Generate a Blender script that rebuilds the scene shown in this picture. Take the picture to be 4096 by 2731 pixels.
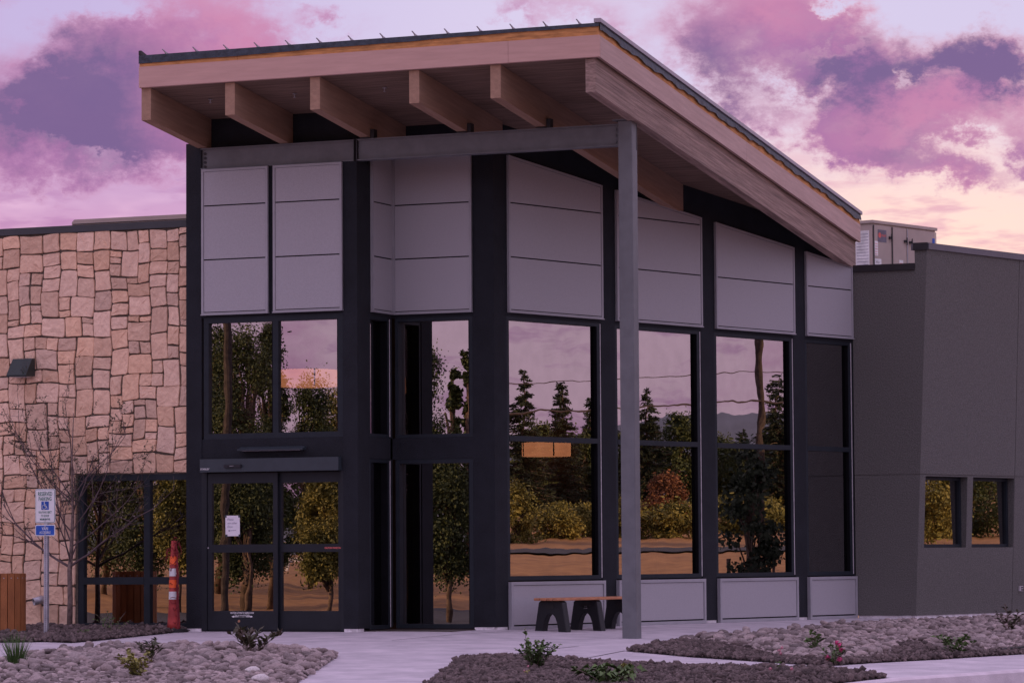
import bpy, bmesh, math, random
import numpy as np
from mathutils import Matrix, Vector

for o in list(bpy.data.objects): bpy.data.objects.remove(o)
scene = bpy.context.scene
COL = scene.collection
random.seed(7); rng = np.random.default_rng(7)
V3 = lambda *a: np.array(a, float)

# ------------------------------------------------------------------ camera
FPX = 13487.333; IW, IH = 4096, 2731
YAW, PITCH, ROLL, TH, SL = 0.398435434, 0.062443064, 0.00653532, 0.297543203, 0.128058
CAM = V3(18.136, -42.445, 1.074)
_h = V3(-math.sin(YAW), math.cos(YAW), 0)
CF = math.cos(PITCH)*_h + math.sin(PITCH)*V3(0, 0, 1)
_R0 = V3(math.cos(YAW), math.sin(YAW), 0); _U0 = np.cross(_R0, CF)
CR = _R0*math.cos(ROLL) - _U0*math.sin(ROLL); CU = _U0*math.cos(ROLL) + _R0*math.sin(ROLL)
cd = bpy.data.cameras.new("camera"); cam = bpy.data.objects.new("camera", cd); COL.objects.link(cam)
cam.matrix_world = Matrix(((CR[0], CU[0], -CF[0], CAM[0]), (CR[1], CU[1], -CF[1], CAM[1]), (CR[2], CU[2], -CF[2], CAM[2]), (0, 0, 0, 1)))
cd.sensor_width = 36; cd.lens = FPX/IW*36; cd.clip_start = 0.5; cd.clip_end = 9000
scene.camera = cam
scene.cycles.max_bounces = 7; scene.cycles.diffuse_bounces = 3; scene.cycles.glossy_bounces = 3; scene.cycles.transparent_max_bounces = 8; scene.cycles.caustics_reflective = False; scene.cycles.caustics_refractive = False
scene.render.resolution_x, scene.render.resolution_y = 1024, 682
scene.view_settings.view_transform = 'Standard'; scene.view_settings.look = 'None'
scene.view_settings.exposure = 0.24; scene.view_settings.gamma = 1.0

# photo pixel (in a 2352 x 1568 copy of the picture) -> ray
K = IW/2352.0
def ray(x, y): return CF*FPX + CR*(x*K - IW/2) - CU*(y*K - IH/2)
B_ = V3(math.sin(TH), math.cos(TH), 0); BN = V3(math.cos(TH), -math.sin(TH), 0)
def onP(x, y, n, c=0.0):
    d = ray(x, y); return CAM + d*((c - CAM@n)/(d@n))
def onY(x, y, c): return onP(x, y, V3(0, 1, 0), c)
def onZ(x, y, c): return onP(x, y, V3(0, 0, 1), c)

# ------------------------------------------------------------------ sun and sky
SUN_AZ = V3(-0.85, 0.53, 0)/math.hypot(.85, .53); SUN_EL = math.radians(14)
sd = bpy.data.lights.new("sun", 'SUN'); sun = bpy.data.objects.new("sun", sd); COL.objects.link(sun)
sd.energy = 5.0; sd.angle = math.radians(0.6); sd.color = (1.0, 0.62, 0.34)
_sv = Vector((*(SUN_AZ[:2]*math.cos(SUN_EL)), math.sin(SUN_EL)))
sun.rotation_euler = _sv.to_track_quat('Z', 'Y').to_euler()

world = bpy.data.worlds.new("World"); scene.world = world; world.use_nodes = True
WN = world.node_tree.nodes; WL = world.node_tree.links; WN.clear()
def wn(t, **kw):
    n = WN.new(t)
    for k, v in kw.items(): setattr(n, k, v)
    return n
def wset(sock, v):
    if hasattr(v, 'is_output') or isinstance(v, bpy.types.NodeSocket): WL.new(v, sock)
    else: sock.default_value = v
def wm(op, a, b=None, c=None, clamp=False):
    n = wn('ShaderNodeMath', operation=op, use_clamp=clamp); wset(n.inputs[0], a)
    if b is not None: wset(n.inputs[1], b)
    if c is not None: wset(n.inputs[2], c)
    return n.outputs[0]
def wmix(f, a, b):
    n = wn('ShaderNodeMix', data_type='RGBA'); wset(n.inputs[0], f)
    wset(n.inputs[6], a if not isinstance(a, tuple) else (*a, 1)); wset(n.inputs[7], b if not isinstance(b, tuple) else (*b, 1))
    return n.outputs[2]
def wstep(x, lo, hi):
    n = wn('ShaderNodeMapRange', interpolation_type='SMOOTHSTEP'); wset(n.inputs[0], x)
    n.inputs[1].default_value = lo; n.inputs[2].default_value = hi; n.inputs[3].default_value = 0; n.inputs[4].default_value = 1
    return n.outputs[0]
tc = wn('ShaderNodeTexCoord'); DIR = tc.outputs['Generated']
def wdot(v):
    n = wn('ShaderNodeVectorMath', operation='DOT_PRODUCT'); WL.new(DIR, n.inputs[0]); n.inputs[1].default_value = tuple(v); return n.outputs['Value']
AX = wdot(_R0); AZ = wdot((0, 0, 1)); AF = wdot(_h)
def wnoise(scale, detail, rough, off=(0, 0, 0), zs=1.8, dist=0.0):
    m = wn('ShaderNodeMapping'); WL.new(DIR, m.inputs[0]); m.inputs['Scale'].default_value = (scale, scale, scale*zs); m.inputs['Location'].default_value = off
    n = wn('ShaderNodeTexNoise'); WL.new(m.outputs[0], n.inputs['Vector']); n.inputs['Scale'].default_value = 1; n.inputs['Detail'].default_value = detail
    n.inputs['Roughness'].default_value = rough; n.inputs['Distortion'].default_value = dist
    return n.outputs['Fac']
sky = wn('ShaderNodeTexSky', sky_type='NISHITA', sun_disc=False)
sky.sun_elevation = SUN_EL; sky.sun_rotation = math.atan2(SUN_AZ[0], SUN_AZ[1]); sky.air_density = 1.2; sky.dust_density = 1.5
# clear sky: lilac above, pink haze low down, peach glow low beyond the grey wing
n1 = wnoise(15, 4, 0.58, (3.1, 1.7, 0.4), 1.7); n3 = wnoise(26, 3, 0.55, (1.3, 7.7, 5.2), 3.6); n4 = wnoise(30, 4, 0.62, (5.3, 0.7, 8.2), 5.0)
wa = wnoise(40, 6, 0.68, (9.3, 4.1, 2.2), 1.5); wb = wnoise(40, 6, 0.68, (2.3, 14.1, 7.2), 1.5)
front0 = wm('GREATER_THAN', AF, 0.0)
side = wm('MULTIPLY', wm('MULTIPLY', wstep(AX, -0.06, 0.13), wstep(AX, 0.75, 0.30)), front0)
lowL = wmix(wstep(wm('ADD', n3, wm('MULTIPLY', wstep(AF, .97, .80), .3)), .40, .66), (0.44, 0.18, 0.41), (0.63, 0.30, 0.50))
lowL = wmix(wstep(AF, .97, .72), lowL, (0.68, 0.45, 0.58)); low = wmix(side, lowL, (0.92, 0.62, 0.50))
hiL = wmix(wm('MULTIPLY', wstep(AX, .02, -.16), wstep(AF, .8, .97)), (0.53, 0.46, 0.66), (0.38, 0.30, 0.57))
high = wmix(wstep(AZ, 0.17, 0.75), hiL, (0.74, 0.60, 0.88))  # sky overhead brightened above the low sky, to put more light on the façades
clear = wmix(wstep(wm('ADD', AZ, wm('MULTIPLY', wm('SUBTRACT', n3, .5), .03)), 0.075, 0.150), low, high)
nsk = wn('ShaderNodeMix', data_type='RGBA', blend_type='ADD'); nsk.inputs[0].default_value = 0.010
WL.new(clear, nsk.inputs[6]); WL.new(sky.outputs[0], nsk.inputs[7]); clear = nsk.outputs[2]
AXw = wm('MULTIPLY_ADD', wa, .052, wm('SUBTRACT', AX, .026)); AZw = wm('MULTIPLY_ADD', wb, .040, wm('SUBTRACT', AZ, .020))
_cb = wn('ShaderNodeCombineXYZ'); WL.new(AXw, _cb.inputs[0]); WL.new(AZw, _cb.inputs[1]); PW_ = _cb.outputs[0]
_cb = wn('ShaderNodeCombineXYZ'); WL.new(AX, _cb.inputs[0]); WL.new(AZ, _cb.inputs[1]); PU_ = _cb.outputs[0]
def blobs(lst, P):
    """sum of soft ellipses standing at given directions (row and column of the photo turned into directions)"""
    acc = 0.0
    for px, py, rx, ry, amp in lst:
        d = ray(px, py); d = d/np.linalg.norm(d); s = K/FPX; ix, iz = 1/(rx*s), 1/(ry*s)
        n = wn('ShaderNodeVectorMath', operation='MULTIPLY_ADD'); WL.new(P, n.inputs[0]); n.inputs[1].default_value = (ix, iz, 0); n.inputs[2].default_value = (-float(d@_R0)*ix, -float(d[2])*iz, 0)
        q = wn('ShaderNodeVectorMath', operation='DOT_PRODUCT'); WL.new(n.outputs[0], q.inputs[0]); WL.new(n.outputs[0], q.inputs[1])
        acc = wm('MULTIPLY_ADD', wm('POWER', math.exp(-1), q.outputs['Value']), amp, acc)
    return wm('MULTIPLY', acc, front0)
# cloud bodies that stand in this part of the sky, ragged by the warp; elsewhere the same clouds drift at random
body = blobs([(180, 205, 235, 135, 1.0), (330, 140, 130, 75, .6), (520, 60, 180, 130, .95), (40, 330, 130, 110, .6), (300, 310, 240, 70, .7), (170, 410, 190, 55, .5),
    (1720, 60, 200, 130, 1.0), (1900, 60, 130, 90, .8), (1660, 170, 150, 80, .6), (1760, 260, 90, 60, .45), (1980, 165, 125, 78, .95), (2180, 150, 115, 62, .9), (2310, 120, 95, 78, .9),
    (2080, 275, 230, 62, 1.0), (1990, 330, 115, 60, .8), (1900, 290, 50, 45, .5), (2170, 388, 110, 40, .9), (2345, 340, 55, 42, .85), (1190, 15, 90, 40, .6), (730, 60, 40, 30, .45), (1330, 30, 90, 40, .35),
    (1920, 120, 80, 22, -.45), (1825, 225, 60, 32, -.4), (1872, 278, 42, 30, -.45), (1905, 8, 45, 16, -.6), (2095, 185, 20, 36, -.5), (2245, 325, 90, 20, -.3), (60, 110, 70, 50, -.35), (190, 345, 90, 14, -.3), (200, 25, 150, 30, -.4)], PW_)
inframe = blobs([(1176, 300, 1500, 620, 1.0)], PU_)
dens = wm('ADD', body, wm('MULTIPLY', wm('SUBTRACT', n1, .53), wm('SUBTRACT', 3.0, wm('MULTIPLY', inframe, 1.6))))
dens = wm('ADD', dens, wm('MULTIPLY', wm('SUBTRACT', wb, .5), .9))
cov0 = wstep(dens, 0.0, 0.70)
strips = wm('MULTIPLY', wm('MULTIPLY', wstep(n4, .47, .66), wstep(AZ, .128, .10)), .66)
cov = wm('MAXIMUM', wm('MULTIPLY', cov0, .97), strips)
purple = wm('ADD', blobs([(180, 200, 180, 95, 1.25), (110, 270, 130, 55, .7), (2200, 150, 130, 55, 1.3), (2310, 145, 100, 65, 1.2), (1970, 180, 110, 60, 1.1), (1620, 140, 90, 100, .7), (1720, 215, 130, 60, .65), (230, 330, 180, 45, .8), (2060, 340, 140, 35, .4)], PW_), wm('MULTIPLY', wm('SUBTRACT', wa, .5), 1.5), clamp=True)
pink = wm('ADD', blobs([(540, 40, 150, 110, 1.0), (1760, 40, 120, 90, .9), (1960, 40, 100, 60, .7), (2120, 265, 160, 45, .55), (330, 210, 90, 90, .4), (2200, 400, 80, 30, .5)], PW_), wm('MULTIPLY', wm('SUBTRACT', n1, .46), 2.2), clamp=True)
cloudc = wmix(pink, (0.33, 0.14, 0.325), (0.53, 0.21, 0.36)); cloudc = wmix(wm('MULTIPLY', wstep(wa, .44, .72), .36), cloudc, (0.72, 0.36, 0.50)); cloudc = wmix(wm('MULTIPLY', purple, .92), cloudc, (0.15, 0.098, 0.235))
cloudc = wmix(wm('MULTIPLY', wstep(dens, 1.0, .25), .55), cloudc, wmix(side, (0.62, 0.34, 0.52), (0.80, 0.46, 0.52)))
strc = wmix(side, (0.43, 0.20, 0.40), (0.64, 0.30, 0.42))
cloudc = wmix(wm('GREATER_THAN', strips, cov0), cloudc, strc)
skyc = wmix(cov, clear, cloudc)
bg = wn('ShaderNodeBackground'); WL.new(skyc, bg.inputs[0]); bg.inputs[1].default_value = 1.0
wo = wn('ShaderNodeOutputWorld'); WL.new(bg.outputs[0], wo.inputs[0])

# ------------------------------------------------------------------ helpers
class Fr:
    def __init__(s, O, U, N, W=(0, 0, 1)): s.O, s.U, s.N, s.W = (np.array(a, float) for a in (O, U, N, W))
    def P(s, u, v, w): return s.O + s.U*u + s.N*v + s.W*w
WORLD = Fr((0, 0, 0), (1, 0, 0), (0, 1, 0))
class MB:
    def __init__(s): s.v = []; s.f = []
    def poly(s, pts, faces):
        n = len(s.v); s.v += [tuple(map(float, p)) for p in pts]; s.f += [tuple(i+n for i in q) for q in faces]; return s
    def box(s, fr, u0, u1, v0, v1, w0, w1):
        c = [fr.P(u, v, w) for w in (w0, w1) for v in (v0, v1) for u in (u0, u1)]
        return s.poly(c, [(0, 2, 3, 1), (4, 5, 7, 6), (0, 1, 5, 4), (2, 6, 7, 3), (0, 4, 6, 2), (1, 3, 7, 5)])
    def prism(s, fr, uw, v0, v1):           # polygon in (u, w), extruded along v
        n = len(uw); a = [fr.P(u, v0, w) for u, w in uw] + [fr.P(u, v1, w) for u, w in uw]
        return s.poly(a, [tuple(range(n)), tuple(range(2*n-1, n-1, -1))] + [(i, i+n, (i+1) % n+n, (i+1) % n) for i in range(n)])
    def rim(s, fr, u0, u1, w0, w1, t, v0, v1):
        s.box(fr, u0, u0+t, v0, v1, w0, w1); s.box(fr, u1-t, u1, v0, v1, w0, w1)
        s.box(fr, u0+t, u1-t, v0, v1, w0, w0+t); return s.box(fr, u0+t, u1-t, v0, v1, w1-t, w1)
    def tube(s, pts, rad, n=6, cap=True):
        pts = [np.array(p, float) for p in pts]; rings = []
        if np.isscalar(rad): rad = [rad]*len(pts)
        base = len(s.v)
        for i, p in enumerate(pts):
            t = pts[min(i+1, len(pts)-1)] - pts[max(i-1, 0)]; t = t/(np.linalg.norm(t)+1e-9)
            a = V3(0, 0, 1) if abs(t[2]) < .9 else V3(1, 0, 0)
            x = np.cross(t, a); x /= np.linalg.norm(x); y = np.cross(t, x)
            for k in range(n):
                g = 2*math.pi*k/n; s.v.append(tuple(p + rad[i]*(x*math.cos(g)+y*math.sin(g))))
        for i in range(len(pts)-1):
            for k in range(n):
                a = base+i*n+k; b = base+i*n+(k+1) % n; s.f.append((a, b, b+n, a+n))
        if cap: s.f.append(tuple(base+k for k in range(n))[::-1]); s.f.append(tuple(base+(len(pts)-1)*n+k for k in range(n)))
        return s
    def lathe(s, c, prof, n=20):            # prof: (radius, z) about a vertical axis at c
        base = len(s.v)
        for r, z in prof:
            for k in range(n):
                g = 2*math.pi*k/n; s.v.append((c[0]+r*math.cos(g), c[1]+r*math.sin(g), c[2]+z))
        for i in range(len(prof)-1):
            for k in range(n):
                a = base+i*n+k; b = base+i*n+(k+1) % n; s.f.append((a, b, b+n, a+n))
        s.f.append(tuple(base+k for k in range(n))[::-1]); s.f.append(tuple(base+(len(prof)-1)*n+k for k in range(n)))
        return s
    def disc(s, fr, u, v, w, r, n=12, th=.004):
        uw = [(u+r*math.cos(2*math.pi*i/n), w+r*math.sin(2*math.pi*i/n)) for i in range(n)]
        return s.prism(fr, uw, v, v+th)
    def build(s, name, mat, parent=None, smooth=False, fix=True):
        me = bpy.data.meshes.new(name); me.from_pydata(s.v, [], s.f)
        if fix and len(s.f) < 20000:
            bm = bmesh.new(); bm.from_mesh(me); bmesh.ops.recalc_face_normals(bm, faces=bm.faces[:]); bm.to_mesh(me); bm.free()
        return link(name, me, mat, parent, smooth)
WORG = {}
def link(name, me, mat, parent=None, smooth=False):
    o = bpy.data.objects.new(name, me); COL.objects.link(o)
    if mat is not None and not me.materials: me.materials.append(mat)
    if smooth: me.polygons.foreach_set('use_smooth', [True]*len(me.polygons))
    if parent is not None:
        o.parent = parent; w = WORG.get(parent.name, (0, 0, 0)); o.location = (-w[0], -w[1], -w[2])
    return o
def tag(o, label, cat, group=None):
    o['label'] = label; o['category'] = cat
    if group: o['group'] = group
    return o
def thing(name, loc, label, cat, group=None):
    o = bpy.data.objects.new(name, None); COL.objects.link(o); o.location = tuple(map(float, loc)); o.empty_display_size = .2
    WORG[o.name] = tuple(map(float, loc)); return tag(o, label, cat, group)
def fast(name, V, Fa, mat, parent=None, smooth=False):
    me = bpy.data.meshes.new(name); V = np.asarray(V, np.float32); Fa = np.asarray(Fa, np.int32); k = Fa.shape[1]
    me.vertices.add(len(V)); me.vertices.foreach_set('co', V.ravel())
    me.loops.add(Fa.size); me.loops.foreach_set('vertex_index', Fa.ravel())
    me.polygons.add(len(Fa)); me.polygons.foreach_set('loop_start', np.arange(0, Fa.size, k, dtype=np.int32))
    me.update(calc_edges=True); me.validate()
    return link(name, me, mat, parent, smooth)

# ------------------------------------------------------------------ materials
def mat(name, col, rough=.7, var=.12, nscale=6.0, bump=0.0, bscale=60.0, metal=0.0, col2=None, spec=.4, objrand=0.0, island=0.0, coords='Object', stretch=(1, 1, 1), detail=5.0, pre=0.0):
    m = bpy.data.materials.new(name); m.use_nodes = True; N = m.node_tree.nodes; L = m.node_tree.links; p = N['Principled BSDF']
    p.inputs['Roughness'].default_value = rough; p.inputs['Metallic'].default_value = metal; p.inputs['Specular IOR Level'].default_value = spec
    t = N.new('ShaderNodeTexCoord'); mp = N.new('ShaderNodeMapping'); L.new(t.outputs[coords], mp.inputs[0]); mp.inputs['Scale'].default_value = stretch
    if pre: m0 = N.new('ShaderNodeMapping'); m0.inputs['Rotation'].default_value = (pre, 0, 0); L.new(t.outputs[coords], m0.inputs[0]); L.new(m0.outputs[0], mp.inputs[0])
    n = N.new('ShaderNodeTexNoise'); L.new(mp.outputs[0], n.inputs['Vector']); n.inputs['Scale'].default_value = nscale; n.inputs['Detail'].default_value = detail; n.inputs['Roughness'].default_value = .6
    r = N.new('ShaderNodeValToRGB'); L.new(n.outputs['Fac'], r.inputs[0]); c2 = col2 or tuple(c*(1-2*var) for c in col); c1 = col if col2 else tuple(min(1, c*(1+2*var)) for c in col)
    r.color_ramp.elements[0].position = .3; r.color_ramp.elements[1].position = .7; r.color_ramp.elements[0].color = (*c2, 1); r.color_ramp.elements[1].color = (*c1, 1)
    out = r.outputs[0]
    if objrand:
        oi = N.new('ShaderNodeObjectInfo'); hs = N.new('ShaderNodeHueSaturation'); L.new(out, hs.inputs['Color'])
        mr = N.new('ShaderNodeMapRange'); L.new(oi.outputs['Random'], mr.inputs[0]); mr.inputs[3].default_value = 1-objrand; mr.inputs[4].default_value = 1+objrand; L.new(mr.outputs[0], hs.inputs['Value'])
        m2 = N.new('ShaderNodeMath'); m2.operation = 'MULTIPLY_ADD'; L.new(oi.outputs['Random'], m2.inputs[0]); m2.inputs[1].default_value = 7.31; m2.inputs[2].default_value = 0
        fr = N.new('ShaderNodeMath'); fr.operation = 'FRACT'; L.new(m2.outputs[0], fr.inputs[0])
        m3 = N.new('ShaderNodeMapRange'); L.new(fr.outputs[0], m3.inputs[0]); m3.inputs[3].default_value = .88; m3.inputs[4].default_value = 1.1; L.new(m3.outputs[0], hs.inputs['Saturation'])
        out = hs.outputs[0]
    if island:
        ge = N.new('ShaderNodeNewGeometry'); hs = N.new('ShaderNodeHueSaturation'); L.new(out, hs.inputs['Color']); mr = N.new('ShaderNodeMapRange'); L.new(ge.outputs['Random Per Island'], mr.inputs[0]); mr.inputs[3].default_value = 1-island; mr.inputs[4].default_value = 1+island; L.new(mr.outputs[0], hs.inputs['Value']); out = hs.outputs[0]
    L.new(out, p.inputs['Base Color'])
    if bump:
        b = N.new('ShaderNodeTexNoise'); L.new(mp.outputs[0], b.inputs['Vector']); b.inputs['Scale'].default_value = bscale; b.inputs['Detail'].default_value = 4
        bn = N.new('ShaderNodeBump'); L.new(b.outputs['Fac'], bn.inputs['Height']); bn.inputs['Strength'].default_value = bump; bn.inputs['Distance'].default_value = .02; L.new(bn.outputs[0], p.inputs['Normal'])
    return m
M = {}
M['black_stucco'] = mat('black_stucco', (.013, .0155, .021), .9, .12, 3, .5, 90)
M['grey_stucco'] = mat('grey_stucco', (.132, .130, .122), .92, .16, 55, .8, 75)
M['groove'] = mat('groove', (.02, .02, .02), .9)
M['panel'] = mat('panel', (.38, .375, .40), .5, .05, 80, .08, 150)
M['panel_rim'] = mat('panel_rim', (.345, .345, .37), .5, .04, 4)
M['panel_back'] = mat('panel_back', (.01, .01, .012), .9)
M['window_metal'] = mat('window_metal', (.019, .025, .032), .55, .08, 5, spec=.2)
M['door_metal'] = mat('door_metal', (.013, .016, .021), .5, .08, 5, spec=.3)
M['header'] = mat('header', (.034, .046, .056), .45, .05, 8)
M['dark_jamb_strip'] = mat('dark_jamb_strip', (.008, .008, .01), .95, spec=.1)
M['sealant'] = mat('sealant', (.55, .53, .55), .5, .1, 20)
M['steel'] = mat('steel', (.15, .158, .168), .5, .06, 5, .1, 60, spec=.3)
M['steel_dark'] = mat('steel_dark', (.03, .03, .033), .6)
M['glulam'] = mat('glulam', (.42, .265, .18), .7, .13, 3.0, .25, 30, stretch=(6, .6, 9), col2=(.31, .19, .13), pre=.1274)
M['glulam_weathered'] = mat('glulam_weathered', (.60, .43, .36), .8, .2, 2.6, .8, 26, stretch=(5, .45, 19), col2=(.22, .155, .135), detail=8, pre=.1274)
M['fascia'] = mat('fascia', (.62, .40, .345), .7, .1, 2.5, .12, 40, stretch=(.7, .7, 7), col2=(.53, .34, .29))
M['fascia_side'] = mat('fascia_side', (.62, .45, .40), .7, .1, 2.5, .3, 40, stretch=(5, .6, 10), col2=(.48, .34, .30), detail=8, pre=.1274)
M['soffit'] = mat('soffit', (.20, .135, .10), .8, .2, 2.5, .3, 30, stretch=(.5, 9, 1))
M['plywood'] = mat('plywood', (.55, .26, .09), .75, .18, 4, stretch=(1, 1, 5))
M['membrane'] = mat('membrane', (.035, .048, .066), .45, .25, 9, .5, 22)
M['roof_metal'] = mat('roof_metal', (.22, .215, .23), .4, .05, 3, metal=.3)
M['drip'] = mat('drip', (.36, .33, .37), .4, .05, 3)
M['stone'] = mat('stone', (.83, .58, .41), .92, .15, 11, 1.0, 22, col2=(.66, .435, .305), objrand=.17)
M['mortar'] = mat('mortar', (.12, .10, .08), .95, .2, 20, .4, 80)
M['cap'] = mat('cap', (.045, .05, .056), .5, .05, 3)
M['cap_black'] = mat('cap_black', (.018, .017, .02), .55)
M['cap_grey'] = mat('cap_grey', (.13, .13, .15), .45, .05, 3)
M['foundation'] = mat('foundation', (.78, .74, .76), .8, .15, 9, .2, 40)
M['concrete'] = mat('concrete', (.66, .60, .64), .85, .1, 2.3, .4, 30, col2=(.44, .41, .44), detail=12)
M['kerb'] = mat('kerb', (.70, .62, .66), .85, .08, 3, .3, 60)
M['asphalt'] = mat('asphalt', (.06, .058, .058), .9, .2, 8, .5, 120)
M['dry_grass'] = mat('dry_grass', (.46, .24, .085), .95, .2, 1.3, 0, 10, col2=(.27, .135, .05), detail=10)
M['soil'] = mat('soil', (.03, .024, .022), .95, .2, 12, .5, 60)
M['lava'] = mat('lava', (.19, .145, .135), .95, .3, 40, .8, 140, col2=(.09, .068, .065), island=.5)
M['cobble'] = mat('cobble', (.38, .31, .295), .85, .2, 3.0, .5, 14, col2=(.22, .18, .172), objrand=.42)
M['cobble_mass'] = mat('cobble_mass', (.37, .30, .285), .85, .2, 12, .5, 60, col2=(.21, .172, .165), island=.5)
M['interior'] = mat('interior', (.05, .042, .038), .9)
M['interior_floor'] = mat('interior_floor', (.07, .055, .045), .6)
M['paper'] = mat('paper', (.8, .78, .82), .8, .02)
M['ink'] = mat('ink', (.28, .25, .34), .8)
M['white_print'] = mat('white_print', (.8, .8, .8), .6)
M['red_print'] = mat('red_print', (.75, .16, .14), .6)
M['sign_white'] = mat('sign_white', (.72, .74, .74), .4, .03)
M['sign_green'] = mat('sign_green', (.012, .13, .095), .5)
M['sign_blue'] = mat('sign_blue', (.012, .085, .42), .4)
M['galv'] = mat('galv', (.42, .42, .46), .45, .12, 12, metal=.5)
M['hole'] = mat('hole', (.02, .02, .02), .9)
M['bin_slat'] = mat('bin_slat', (.34, .13, .045), .75, .12, 8, .5, 120, stretch=(1, 1, .3))
M['bench_wood'] = mat('bench_wood', (.46, .20, .10), .6, .12, 5, .1, 40, stretch=(4, 1, 4))
M['bench_leg'] = mat('bench_leg', (.008, .009, .012), .5, .1, 6, .2, 80)
M['post_red'] = mat('post_red', (.40, .05, .045), .6, .15, 8)
M['orange'] = mat('orange', (1.0, .14, .03), .5, .08, 9)
M['netting'] = mat('netting', (.20, .018, .025), .7)
M['rubber'] = mat('rubber', (.018, .018, .018), .7)
M['hvac'] = mat('hvac', (.45, .375, .335), .5, .04, 3)
M['hvac_dark'] = mat('hvac_dark', (.03, .03, .035), .6)
M['lamp_green'] = mat('lamp_green', (.022, .035, .033), .5)
M['bark'] = mat('bark', (.19, .14, .125), .9, .25, 20, .6, 60)
M['twig'] = mat('twig', (.12, .085, .088), .85)
M['bud'] = mat('bud', (.045, .06, .028), .7)
M['leaf_green'] = mat('leaf_green', (.085, .14, .04), .55, .35, 3)
M['leaf_olive'] = mat('leaf_olive', (.27, .26, .07), .6, .3, 5)
M['leaf_red'] = mat('leaf_red', (.075, .040, .034), .45, .4, 8, col2=(.05, .07, .025))
M['grass_blade'] = mat('grass_blade', (.07, .14, .035), .55, .3, 6)
M['petal'] = mat('petal', (.50, .05, .17), .6, .2)
M['petal_pale'] = mat('petal_pale', (.62, .27, .34), .6, .2)
M['tree_leaf'] = mat('tree_leaf', (.085, .105, .025), .7, .4, .5, col2=(.035, .05, .012))
M['tree_gold'] = mat('tree_gold', (.28, .235, .05), .7, .3, .7, col2=(.12, .13, .028))
M['conifer'] = mat('conifer', (.04, .055, .022), .8, .4, .7, col2=(.018, .028, .012))
M['russet'] = mat('russet', (.20, .085, .035), .8, .3, .7)
M['trunk'] = mat('trunk', (.13, .085, .06), .9, .3, 6, .5, 20)
M['pole_wood'] = mat('pole_wood', (.055, .04, .032), .9, .3, 6, .5, 20)
M['hill'] = mat('hill', (.12, .13, .15), 1, .15, .01)
M['wire'] = mat('wire', (.10, .075, .06), .6)
M['white_paint'] = mat('white_paint', (.62, .58, .56), .6)
M['outlet'] = mat('outlet', (.62, .6, .62), .4)

def glass_mat(name, refl, tint, seed, wob):
    m = bpy.data.materials.new(name); m.use_nodes = True; N = m.node_tree.nodes; L = m.node_tree.links; N.clear()
    out = N.new('ShaderNodeOutputMaterial'); mx = N.new('ShaderNodeMixShader'); tr = N.new('ShaderNodeBsdfTransparent'); gl = N.new('ShaderNodeBsdfGlossy')
    tr.inputs[0].default_value = (*tint, 1); gl.inputs['Roughness'].default_value = 0.0; gl.inputs['Color'].default_value = (.86, .84, .88, 1)
    t = N.new('ShaderNodeTexCoord'); oi = N.new('ShaderNodeObjectInfo'); ad = N.new('ShaderNodeVectorMath'); ad.operation = 'ADD'
    sc = N.new('ShaderNodeMath'); sc.operation = 'MULTIPLY'; L.new(oi.outputs['Random'], sc.inputs[0]); sc.inputs[1].default_value = 50
    L.new(t.outputs['Object'], ad.inputs[0]); L.new(sc.outputs[0], ad.inputs[1])
    n = N.new('ShaderNodeTexNoise'); L.new(ad.outputs[0], n.inputs['Vector']); n.inputs['Scale'].default_value = 1.5; n.inputs['Detail'].default_value = 1.5; n.inputs['Roughness'].default_value = .45
    b = N.new('ShaderNodeBump'); L.new(n.outputs['Fac'], b.inputs['Height']); b.inputs['Strength'].default_value = 1.0; b.inputs['Distance'].default_value = wob
    L.new(b.outputs[0], gl.inputs['Normal'])
    # dust and wipe marks on the outside
    n2 = N.new('ShaderNodeTexNoise'); L.new(ad.outputs[0], n2.inputs['Vector']); n2.inputs['Scale'].default_value = 5; n2.inputs['Detail'].default_value = 6
    mr = N.new('ShaderNodeMapRange'); L.new(n2.outputs['Fac'], mr.inputs[0]); mr.inputs[1].default_value = .35; mr.inputs[2].default_value = .75; mr.inputs[3].default_value = refl*1.03; mr.inputs[4].default_value = refl*.93
    L.new(mr.outputs[0], mx.inputs[0]); L.new(tr.outputs[0], mx.inputs[1]); L.new(gl.outputs[0], mx.inputs[2]); L.new(mx.outputs[0], out.inputs[0])
    return m
GLASS = glass_mat('coated_glass', .48, (.26, .25, .24), 1, .0007)
GLASS_D = glass_mat('door_glass', .44, (.26, .25, .24), 2, .0008)
def lamp_mat():
    m = bpy.data.materials.new('lamp_shade'); m.use_nodes = True; N = m.node_tree.nodes; L = m.node_tree.links; p = N['Principled BSDF']
    p.inputs['Base Color'].default_value = (.8, .5, .3, 1); p.inputs['Emission Color'].default_value = (1, .36, .17, 1); p.inputs['Emission Strength'].default_value = 1.2
    n = N.new('ShaderNodeTexNoise'); n.inputs['Scale'].default_value = 4; m2 = N.new('ShaderNodeMath'); m2.operation = 'MULTIPLY_ADD'; L.new(n.outputs[0], m2.inputs[0]); m2.inputs[1].default_value = .8; m2.inputs[2].default_value = 1.3; L.new(m2.outputs[0], p.inputs['Emission Strength'])
    return m
M['shade'] = lamp_mat()

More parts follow.
